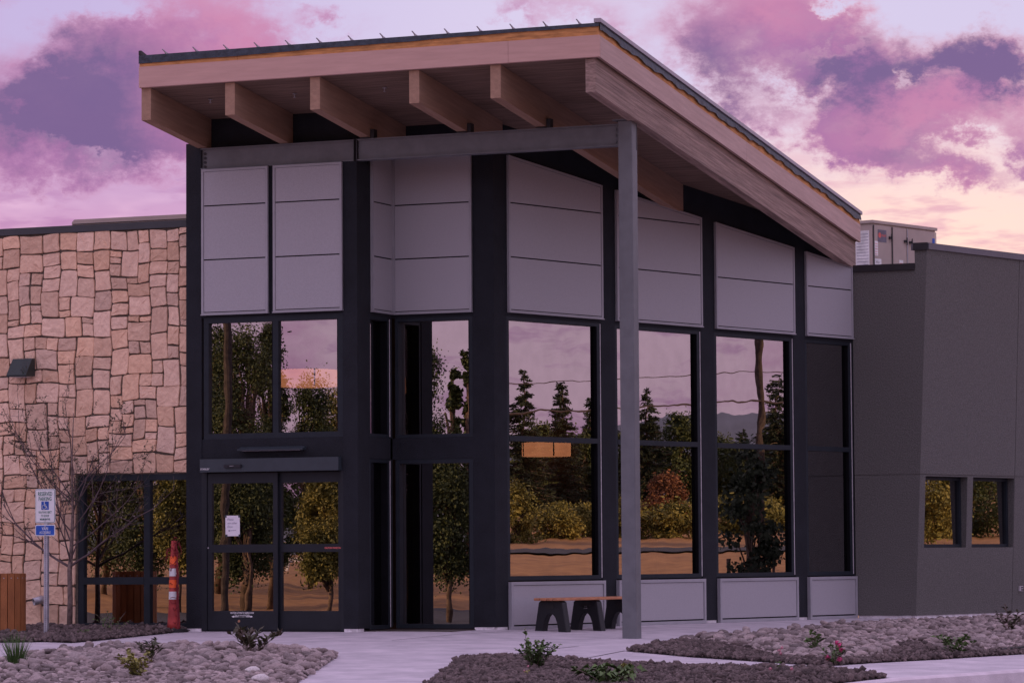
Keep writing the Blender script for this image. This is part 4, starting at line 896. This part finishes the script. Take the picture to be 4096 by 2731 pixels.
def at(px, py, bedz=None):
    P = onG(px, py)
    if bedz is not None:
        for i in range(30): P = onZ(px, py, .5*float(bedz(P[0], P[1]))+.5*P[2])
    return P
zl = BED_L[1]; zc = BED_C[1]; zr = BED_R[1]; zw = BED_S[1]
# ornamental grass
gb = at(37, 1537, zl); tg = thing('ornamental_grass', gb, 'spiky tuft of green ornamental grass among the river cobbles', 'grass tuft'); g = np.random.default_rng(4); k = MB(); V = []; F_ = []
for i in range(190):
    a = g.uniform(0, 6.28); r = .17*math.sqrt(g.random()); h_ = g.uniform(.18, .44)*(1.15-r*1.6); b0 = gb+V3(r*.35*math.cos(a), r*.35*math.sin(a), -.01); e = gb+V3(r*1.35*math.cos(a), r*1.35*math.sin(a), h_); m_ = (b0+e)/2+V3(0, 0, .04); s = V3(-math.sin(a+g.uniform(-1, 1)), math.cos(a), 0)*.004
    n = len(V); V += [b0-s, b0+s, m_-s*.8, m_+s*.8, e-s*.15, e+s*.15]; F_ += [(n, n+1, n+3, n+2), (n+2, n+3, n+5, n+4)]
fast('blades', V, F_, M['grass_blade'], tg)
shrub('photinia_shrub', at(578, 1508, zl), 'young shrub with dark red-green pointed leaves before the sliding doors', 'shrub', .36, .34, 15, 12, .12, .021, 'leaf_red', seed=5, up=.9, droop=.05, start=.3)
shrub('photinia_shrub', at(345, 1530, zl), 'small reddish-leaved sprig rising behind a yellow-green plant in the cobbles', 'shrub', .34, .15, 8, 10, .10, .018, 'leaf_red', seed=6, up=.8, start=.35)
shrub('yellow_green_plant', at(318, 1560, zl), 'sparse yellow-green lobed plant growing among the river cobbles', 'plant', .38, .27, 15, 17, .06, .026, 'leaf_olive', seed=8, up=.4)
shrub('rose_shrub', at(1233, 1538, zc), 'leafy green rose shrub with one tall shoot in the lava rock island', 'shrub', .36, .27, 22, 30, .045, .02, 'leaf_green', seed=9, up=.4)
tl_ = at(1212, 1536, zc); k = MB(); g = np.random.default_rng(12)
t2 = shrub('rose_shoot', tl_+V3(-.01, .02, 0), 'tall slender green shoot standing up out of the rose shrub', 'plant', .56, .06, 2, 26, .045, .02, 'leaf_green', seed=12, start=.2)
def flowers(t, base, offs, m_, r, g):
    V = []; F_ = []
    for o in offs:
        for j in range(26):
            d = g.normal(size=3); d /= np.linalg.norm(d); c = base+np.array(o)+d*r*g.uniform(.3, 1); e = np.cross(d, g.normal(size=3)); e /= np.linalg.norm(e); f_ = np.cross(d, e); s = r*.42; n = len(V); V += [c-e*s, c-f_*s, c+e*s, c+f_*s]; F_.append((n, n+1, n+2, n+3))
    fast('flower', V, F_, M[m_], t)
fb = at(1918, 1525, zr); t = shrub('rose_bush', fb, 'little rose bush with deep magenta blooms at the edge of the cobble bed', 'plant', .26, .2, 10, 18, .045, .018, 'leaf_green', seed=14); flowers(t, fb, [(.02, 0, .25), (.06, -.02, .22), (.08, 0, .17), (-.07, -.05, .08), (.07, -.05, .06)], 'petal', .035, g)
fb = at(1790, 1548, zc); t = shrub('rose_sprig', fb, 'thin rose sprig with pale pink blooms in the lava rock island', 'plant', .22, .05, 3, 11, .032, .013, 'leaf_green', seed=15, rad=.004); flowers(t, fb, [(0, 0, .25), (.02, 0, .22), (.03, .0, .28), (-.10, 0, .06), (.14, 0, .06)], 'petal_pale', .022, g)
fb = at(1213, 1556, zc); t = shrub('rose_sprig', fb, 'tiny seedling with pink buds close beside the leafy rose shrub', 'plant', .12, .06, 3, 6, .03, .012, 'leaf_olive', seed=16); flowers(t, fb, [(0, 0, .12), (-.04, 0, .07)], 'petal_pale', .014, g)
shrub('cobble_seedling', at(1868, 1497, zr), 'small dark green sprig in the cobbles behind the magenta rose', 'plant', .3, .2, 6, 9, .10, .022, 'leaf_green', seed=17, up=.7)
shrub('cobble_seedling', at(2195, 1503, zr), 'low spreading green plant by the lava rock patch in the cobbles', 'plant', .27, .27, 11, 13, .09, .02, 'leaf_green', seed=18, up=.6)
shrub('cobble_seedling', at(2318, 1457, zr), 'upright reddish-tipped plant in the cobbles below the charcoal wall outlet', 'plant', .42, .20, 8, 14, .09, .018, 'leaf_red', seed=19, up=.7)
shrub('low_perennial', at(1400, 1572, zc), 'clump of broad drooping green leaves low in the lava rock island', 'plant', .24, .5, 20, 8, .12, .03, 'leaf_green', seed=20, up=.3, droop=.5)
shrub('low_perennial', at(1432, 1566, zc), 'single pale stalk with curling leaves rising over broad green leaves', 'plant', .22, .08, 3, 5, .13, .017, 'leaf_olive', seed=21, up=.3, droop=.45, start=.6)
shrub('window_plant', at(258, 1452, zw), 'twiggy small plant in lava rock under the stone wing window', 'plant', .36, .30, 9, 12, .035, .014, 'leaf_green', seed=22, up=.3)
shrub('creeping_plant', at(190, 1459, zw), 'creeping dark plant at the foot of the young tree trunk', 'plant', .09, .12, 7, 8, .03, .012, 'leaf_green', seed=23)
# loose pieces in the cobbles
for px, py, r, lab in ((582, 1551, .09, 'smooth white stone lying among the grey river cobbles'), (600, 1570, .10, 'flat white stone at the edge of the river cobbles')):
    P = at(px, py, zl); o = bpy.data.objects.new('white_stone', COBME[3].copy()); o.data.materials.clear(); o.data.materials.append(M['white_paint']); COL.objects.link(o); o.location = P+V3(0, 0, .06); o.scale = (r, r*.7, r*.7); o.rotation_euler = (.5, .2, .4); tag(o, lab, 'stone')
P = at(2300, 1497, zr); k = MB(); Q = at(2365, 1493, zr); k.tube([P+V3(0, 0, .03), (P+Q)/2+V3(0, 0, .04), Q+V3(0, 0, .04), Q+V3(1.5, .8, .02)], .018, 8); tag(k.build('drip_hose', M['rubber']), 'black irrigation hose lying across the cobble bed edge', 'hose')

# young tree beside the stone wing window
YT = V3(-5.93, -1.28, float(zw(-5.93, -1.28))); yt = thing('young_tree', YT, 'young nearly bare tree with fine twigs before the stone wall window', 'tree')
g = np.random.default_rng(31); tw = MB(); tk = MB(); bp = []; bd = []
trunk = [YT+V3(0, 0, -.05), YT+V3(.01, 0, .4), YT+V3(0, .0, .8), YT+V3(.02, .01, 1.05), YT+V3(.05, 0, 1.6), YT+V3(.02, .02, 2.3), YT+V3(.06, 0, 3.0)]
tk.tube(trunk, [.042, .038, .034, .03, .02, .012, .005], 8)
def branch(p, d, L, r, lev):
    d = d/np.linalg.norm(d); n = 7 if lev == 0 else 5; pts = [p]; q = p.copy(); dd = d.copy()
    for i in range(n):
        dd = dd+g.normal(size=3)*.10+V3(0, 0, .05 if lev else .09); dd /= np.linalg.norm(dd); q = q+dd*L/n; pts.append(q.copy())
    tw.tube(pts, list(np.linspace(r, max(.0018, r*.28), len(pts))), 4 if lev else 5, False)
    if lev < 2:
        for j in range(7 if lev == 0 else 3):
            t = g.uniform(.2, .98); x = t*n; i0 = min(int(x), n-1); pp = pts[i0]+(pts[i0+1]-pts[i0])*(x-i0); e = (pts[i0+1]-pts[i0]); e /= np.linalg.norm(e)
            branch(pp, e+g.normal(size=3)*.55, L*g.uniform(.25, .5), r*.42, lev+1)
    if lev >= 1:
        for j in range(7 if p[2] > 1.4 else 2):
            x = g.uniform(.3, 1)*n; i0 = min(int(x), n-1); bp.append(pts[i0]+(pts[i0+1]-pts[i0])*(x-i0)); bd.append(g.normal(size=3)+V3(0, 0, .6))
for i in range(14):
    z0 = g.uniform(.82, 1.9); a = i*2.4+g.uniform(-.4, .4); el = g.uniform(.5, 1.5); x = np.interp(z0, [0, 1.05, 1.6, 3], [0, .02, .05, .06])
    branch(YT+V3(x, 0, z0), V3(math.cos(a), math.sin(a)*.8, el), g.uniform(1.0, 1.75)*(1.15-.22*(z0-.8)), .011, 0)
for s in (-1, 1): branch(YT+V3(0, 0, .85), V3(s*1.0, -.1, .35), 1.5, .02, 0)
tk.build('trunk', M['bark'], yt, True); tw.build('branches', M['twig'], yt, True, False)
V, F_ = leaf_quads(np.array(bp), np.array(bd), g.uniform(.02, .05, len(bp)), g.uniform(.006, .011, len(bp)), g); fast('leaves', V, F_, M['bud'], yt)

# ------------------------------------------------------------------ surroundings, seen mirrored in the glass
def reflect(px, plane_n, plane_c, L, y0=1250):
    P = onP(px, y0, plane_n, plane_c); d = ray(px, y0); d = d-2*(d@plane_n)*plane_n; d[2] = 0; d /= np.linalg.norm(d); Q = P+d*L; path = np.linalg.norm((P-CAM)[:2])+L; return Q, path
rB = lambda px, L: reflect(px, BN, -.14, L)
rA = lambda px, L, c=-1.05: reflect(px, V3(0, 1, 0), c, L)
def zat(py, px, path): # height of a mirrored point that shows at picture row py
    hy = 1268.4 - (px-1179)*math.tan(ROLL); return CAM[2] + (hy-py)*K/FPX*path
def tq(P0, d, size, g, asp=.45):
    n = len(P0); d = d/(np.linalg.norm(d, axis=1)[:, None]+1e-9); s = np.cross(d, g.normal(size=(n, 3))); s /= (np.linalg.norm(s, axis=1)[:, None]+1e-9); size = np.broadcast_to(size, (n,))[:, None]
    V = np.stack([P0, P0+d*size*.5+s*size*asp, P0+d*size, P0+d*size*.5-s*size*asp], 1).reshape(-1, 3); return V, np.arange(n*4).reshape(-1, 4)
def broad_tree(base, h, r, label, lm, seed, group, n=16000, low=.22, leaf=.095, name='broadleaf_tree', droop=0, dens=14):
    g = np.random.default_rng(seed); base = V3(*base); t = thing(name, base, label, 'tree', group); k = MB(); tp = base+V3(g.normal()*.3, g.normal()*.3, h*.8)
    k.tube([base+V3(0, 0, -.2), base+(tp-base)*.35+V3(.1, 0, 0), tp], [h*.017, h*.012, h*.004], 8); P = []; D = []
    cl = []
    for i in range(dens):
        zz = low+(1-low)*((i+.5)/dens); prof_ = math.sin(math.pi*min(1, (zz-low)/(1-low)*.86+.12))**.7
        for j in range(3):
            a = g.uniform(0, 6.28); rr = r*prof_*math.sqrt(g.uniform(.15, 1)); c = base+V3(rr*math.cos(a), rr*math.sin(a), h*zz*g.uniform(.94, 1.03)); cl.append(c); s_ = base+(tp-base)*max(.15, zz*.75); k.tube([s_, (s_+c)/2+V3(0, 0, .2), c], [h*.008, h*.005, h*.002], 4, False)
    cl = np.array(cl); idx = g.integers(0, len(cl), n); sz = r*.34*g.uniform(.7, 1.3, len(cl)); off = g.normal(size=(n, 3))*np.array([1, 1, .75+droop])*sz[idx][:, None]*.62
    P = cl[idx]+off; D = g.normal(size=(n, 3))+off*.8/np.maximum(sz[idx][:, None], .1)+np.array([0, 0, -.4-droop]); k.build('trunk', M['trunk'], t, True, False)
    V, F_ = tq(P, D, g.uniform(.6, 1.3, n)*leaf, g); fast('crown', V, F_, M[lm], t); return t
def conifer(base, h, r, label, seed, group, n=26000, lm='conifer'):
    g = np.random.default_rng(seed); base = V3(*base); t = thing('conifer_tree', base, label, 'tree', group); k = MB(); k.tube([base+V3(0, 0, -.2), base+V3(0, 0, h*.98)], [h*.02, .02], 7); P = []; D = []
    nb = 420; bz = np.concatenate([1-np.sqrt(g.uniform(0.0, 1, nb-100)), g.uniform(.4, 1, 100)]); Ls = r*1.15*(1-bz)**.85*np.where(g.random(nb) < .35, g.uniform(.85, 1.25, nb), g.uniform(.5, .9, nb))+.08; cnt = np.maximum(6, (n*(Ls+.12)/(Ls+.12).sum())).astype(int)
    for z, L, m_ in zip(bz, Ls, cnt):
        a = g.uniform(0, 6.28); q = g.uniform(.05, 1, m_); hz = h*(.05+.95*z)
        p = np.stack([np.cos(a)*L*q, np.sin(a)*L*q, hz-.25*L*q+.12*L*q*q], 1)+g.normal(size=(m_, 3))*np.array([.10, .10, .05])*(.25+L*.4*(1.1-q))[:, None]; P.append(p+base); D.append(np.stack([np.full(m_, math.cos(a)), np.full(m_, math.sin(a)), np.full(m_, -.3)], 1)+g.normal(size=(m_, 3))*.45)
        if L > .5: k.tube([base+V3(0, 0, hz), base+V3(math.cos(a)*L, math.sin(a)*L, hz-.13*L)], [.03*(1-z)+.01, .006], 3, False)
    k.build('trunk', M['trunk'], t, True, False); P = np.concatenate(P); D = np.concatenate(D); V, F_ = tq(P, D, g.uniform(.10, .20, len(P))*(.6+h*.03), g, .2); fast('crown', V, F_, M[lm], t); return t
def T(Q): return V3(Q[0], Q[1], float(terr(Q[0], Q[1])))
GB_ = 'trees beyond the road, mirrored in the long window wall'; GA_ = 'trees across the car park, mirrored in the door front'
def con_at(px, L, top, wpx, label, seed):
    Q, path = rB(px, L); b0 = T(Q); conifer(b0, zat(top, px, path)-b0[2], wpx*K/FPX*path/2, label, seed, GB_)
con_at(1195, 86, 850, 125, 'pointed dark fir mirrored in the upper window next to the corner pillar', 41)
con_at(1288, 92, 880, 118, 'dense dark fir mirrored beside the pointed fir by the corner pillar', 42)
con_at(1355, 104, 915, 90, 'slim dark fir mirrored at the edge of the first tall window', 43)
con_at(1480, 88, 890, 130, 'broad dark fir mirrored right beside the steel column', 44)
con_at(1780, 84, 862, 150, 'tall fir mirrored beside the leaning utility pole', 45)
con_at(1700, 118, 985, 120, 'squat distant fir mirrored low in the third tall window', 46)
def bro_at(px, L, top, wpx, label, seed, lm='tree_leaf', f=rB, gr=GB_, **kw):
    Q, path = f(px, L); b0 = T(Q); broad_tree(b0, zat(top, px, path)-b0[2], wpx*K/FPX*path/2, label, lm, seed, gr, **kw)
bro_at(1235, 96, 985, 130, 'dark bushy tree mirrored between the two firs by the corner pillar', 51, low=.08)
bro_at(1330, 98, 1010, 120, 'dark bushy tree mirrored at the foot of the slim fir', 52, low=.08)
bro_at(1560, 92, 962, 110, 'rounded olive tree mirrored behind the steel column', 53, low=.08, lm='tree_leaf')
bro_at(1435, 95, 1005, 120, 'dark bushy tree mirrored under the broad fir', 54, low=.06)
bro_at(1640, 100, 1010, 130, 'pale olive tree mirrored low beside the squat fir', 55, low=.06, lm='tree_leaf')
bro_at(1790, 95, 1000, 130, 'dark bushy tree mirrored beneath the tall fir', 56, low=.06)
bro_at(1870, 95, 985, 150, 'broad dark tree mirrored past the tall fir', 57, low=.06)
bro_at(1990, 60, 1000, 200, 'broad golden tree mirrored in the small square windows', 58, low=.1, lm='tree_gold')
for i, (px, L, top, w_, lm, lab) in enumerate(((1180, 72, 1112, 90, 'tree_gold', 'tall golden bush mirrored against the corner pillar'), (1265, 74, 1165, 100, 'tree_gold', 'golden scrub mirrored above the bench end'), (1335, 75, 1165, 90, 'tree_gold', 'feathery golden scrub mirrored over the bench'),
        (1430, 73, 1150, 100, 'tree_gold', 'golden scrub mirrored behind the steel column foot'), (1520, 80, 1095, 85, 'russet', 'russet domed bush mirrored beside the steel column'), (1545, 72, 1165, 110, 'tree_gold', 'yellow-green scrub mirrored under the russet bush'), (1660, 74, 1150, 110, 'tree_gold', 'yellow-green scrub mirrored behind the staked young tree'), (1770, 74, 1160, 120, 'tree_gold', 'golden scrub mirrored beneath the utility pole'))):
    Q, path = rB(px, L); b0 = T(Q); broad_tree(b0, zat(top, px, path)-b0[2], w_*K/FPX*path/2, lab, lm, 70+i, 'roadside scrub mirrored in the long window wall', n=9000, low=.0, leaf=.08, name='scrub_bush', dens=9)
for i, (px, L, top, w_, lm, lab) in enumerate(((2150, 66, 1150, 120, 'tree_gold', 'golden bush mirrored in the small window nearest the corner'), (2260, 66, 1090, 160, 'tree_leaf', 'green bush mirrored in the small window by the outlet'), (2200, 70, 1080, 170, 'tree_leaf', 'dark bush mirrored between the two small windows'))):
    Q, path = reflect(px, BN, .75, L); b0 = T(Q); broad_tree(b0, zat(top, px, path)-b0[2], w_*K/FPX*path/2, lab, lm, 90+i, 'bushes mirrored in the small windows', n=9000, low=.05, leaf=.08, name='scrub_bush', dens=9)
# utility pole and wires beyond the road
Q, path = rB(1742, 64); b0 = T(Q); up_ = thing('utility_pole', b0, 'tall wooden utility pole mirrored in the third tall window', 'pole'); k = MB(); k.tube([b0+V3(0, 0, -.3), b0+V3(-.3, -.2, 11.5)], [.14, .11], 10); k.build('pole', M['pole_wood'], up_); k = MB(); k.box(Fr(b0+V3(-.28, -.2, 10.6), (-E1[1], E1[0], 0), E1), -1.1, 1.1, -.06, .06, 0, .14); k.build('crossarm', M['trunk'], up_)
PW = b0.copy(); perp = V3(-E1[1], E1[0], 0)
for i, (z, rad_) in enumerate(((5.9, .016), (4.9, .028))):
    k = MB()
    for s in (-1, 1): k.tube([PW+perp*s*70*t+V3(-.2, -.15, z+.9*((2*abs(t-.5))**2-1)*1.0) if False else PW+perp*s*60*t+V3(-.2, -.15, z-3.2*t*(1-t)) for t in np.linspace(0, 1, 14)], rad_, 5)
    tag(k.build('overhead_cable', M['wire']), ('thin upper cable slung from the utility pole, mirrored in the windows', 'thick lower cable slung from the utility pole, mirrored in the windows')[i], 'cable')
# country road on the rise
rd = [(E1*56+perp*t)[:2] for t in np.linspace(-120, 120, 40)]; rd2 = [(E1*62.5+perp*t)[:2] for t in np.linspace(120, -120, 40)]
structure(sheet('country_road', [tuple(p) for p in rd+rd2], lambda x, y: float(terr(x, y))+.05, M['asphalt'], 6))
# staked nursery tree near the building, in its shade
Q, path = rB(1712, 15); b0 = V3(Q[0], Q[1], float(terr(Q[0], Q[1]))); broad_tree(b0, zat(1075, 1712, path)-b0[2]+.3, 70*K/FPX*path, 'staked dark-leaved young tree mirrored in the third tall window', 'conifer', 95, None, n=2600, low=.34, leaf=.10, name='nursery_tree', dens=9)
for s, lab in ((-.42, 'wooden stake mirrored on one side of the staked young tree'), (.42, 'wooden stake mirrored on the other side of the staked young tree')):
    k = MB(); k.tube([b0+perp*s+V3(0, 0, -.1), b0+perp*s*1.05+V3(0, 0, 1.5)], .035, 7); tag(k.build('tree_stake', M['trunk']), lab, 'stake')
# hills
hm = MB(); pts = []; n = 60
for i in range(n+1):
    a = math.radians(-75+150*i/n); d = E1*math.cos(a)+perp*math.sin(a); h_ = 84+20*math.sin(i*.37+1)+14*math.sin(i*.83)+6*math.sin(i*2.1); pts.append((d*2300, 0)); 
    hm.v += [tuple(d*1700+V3(0, 0, -5)), tuple(d*2000+V3(0, 0, h_*.55)), tuple(d*2300+V3(0, 0, h_)), tuple(d*2900+V3(0, 0, -5))]
hm.f = [(i*4+j, (i+1)*4+j, (i+1)*4+j+1, i*4+j+1) for i in range(n) for j in range(3)]; structure(hm.build('hills', M['hill'], None, True))
hm = MB()
for i in range(n+1):
    a = math.radians(-60+120*i/n); d = E2*math.cos(a)+V3(-E2[1], E2[0], 0)*math.sin(a); h_ = 60+30*math.sin(i*.31+2)+16*math.sin(i*.9)
    hm.v += [tuple(d*1900+V3(0, 0, -5)), tuple(d*2200+V3(0, 0, h_*.6)), tuple(d*2500+V3(0, 0, h_)), tuple(d*3000+V3(0, 0, -5))]
hm.f = [(i*4+j, (i+1)*4+j, (i+1)*4+j+1, i*4+j+1) for i in range(n) for j in range(3)]; structure(hm.build('hills', M['hill'], None, True))
# car park side
for px, L, top, w_, lm, lab, c in ((560, 48, 748, 150, 'tree_leaf', 'tall willow-like tree mirrored in the window over the sliding door with the notice', -1.05), (500, 58, 765, 110, 'tree_leaf', 'tall dark tree mirrored behind the leaning pole over the doors', -1.05), (625, 52, 760, 90, 'tree_leaf', 'narrow tree mirrored on the mullion over the doors', -1.05),
        (715, 62, 885, 120, 'tree_leaf', 'lower tree mirrored beneath the drum lamp over the doors', -1.05), (770, 70, 925, 110, 'tree_gold', 'golden tree mirrored at the pillar end over the doors', -1.05), (965, 54, 805, 110, 'tree_leaf', 'leafy tree mirrored in the narrow window by the recess', -.1),
        (430, 56, 800, 140, 'tree_leaf', 'broad tree mirrored toward the stone wing window', -1.05), (330, 52, 840, 160, 'tree_leaf', 'spreading tree mirrored in the stone wing window', -1.0), (230, 58, 850, 170, 'tree_leaf', 'dark spreading tree mirrored in the stone wing window pane', -1.0), (120, 60, 850, 170, 'tree_leaf', 'spreading tree mirrored past the stone wing window', -1.0),
        (1010, 36, 1040, 150, 'tree_leaf', 'low leafy tree mirrored in the tall narrow ground window', -.1), (745, 44, 1090, 110, 'tree_gold', 'golden-green small tree mirrored in the sliding door', -1.05), (560, 46, 1060, 130, 'tree_leaf', 'green small tree mirrored behind the paper notice', -1.05), (400, 50, 1060, 120, 'tree_gold', 'golden-green small tree mirrored behind the traffic post', -1.0)):
    bro_at(px, L, top, w_, lab, int(px*7+L), lm, f=lambda a, b, c=c: rA(a, b, c), gr=GA_, low=.14 if top < 1000 else .34, droop=.5, n=24000, leaf=.07)
for px, top, w_, lab in ((1062, 788, 20, 'tallest slim poplar mirrored in the narrow window by the corner pillar'), (1035, 850, 24, 'shorter slim poplar mirrored beside the tallest poplar'), (1080, 860, 22, 'short poplar mirrored against the corner pillar')):
    bro_at(px, 72, top, w_, lab, px, 'tree_leaf', f=lambda a, b: rA(a, b, -.1), gr=GA_, low=.1, droop=.8, n=5000, leaf=.12, name='poplar_tree')
Q, path = rA(517, 40); b0 = T(Q); up2 = thing('utility_pole', b0, 'dark utility pole mirrored in the window over the doors', 'pole'); k = MB(); k.tube([b0+V3(0, 0, -.3), b0+V3(.2, .1, 12)], [.12, .10], 10); k.build('pole', M['pole_wood'], up2)
# white rail fence and kerbed islands across the car park
for i, (px, L) in enumerate(((705, 78), (585, 82))):
    Q, path = rA(px, L); b0 = T(Q); fe = thing('rail_fence', b0, ('white rail fence mirrored in the fixed sliding door leaf', 'white rail fence mirrored in the door leaf with the notice')[i], 'fence')
    for z in (.45, .8, 1.1):
        k = MB(); k.box(Fr(b0, AV, AN), -2.4, 2.4, -.02, .02, z, z+.08); k.build('rail', M['white_paint'], fe)
    for x in (-2.3, -.8, .8, 2.3):
        k = MB(); k.box(Fr(b0, AV, AN), x-.06, x+.06, -.08, -.021, -.1, 1.25); k.build('post', M['white_paint'], fe)
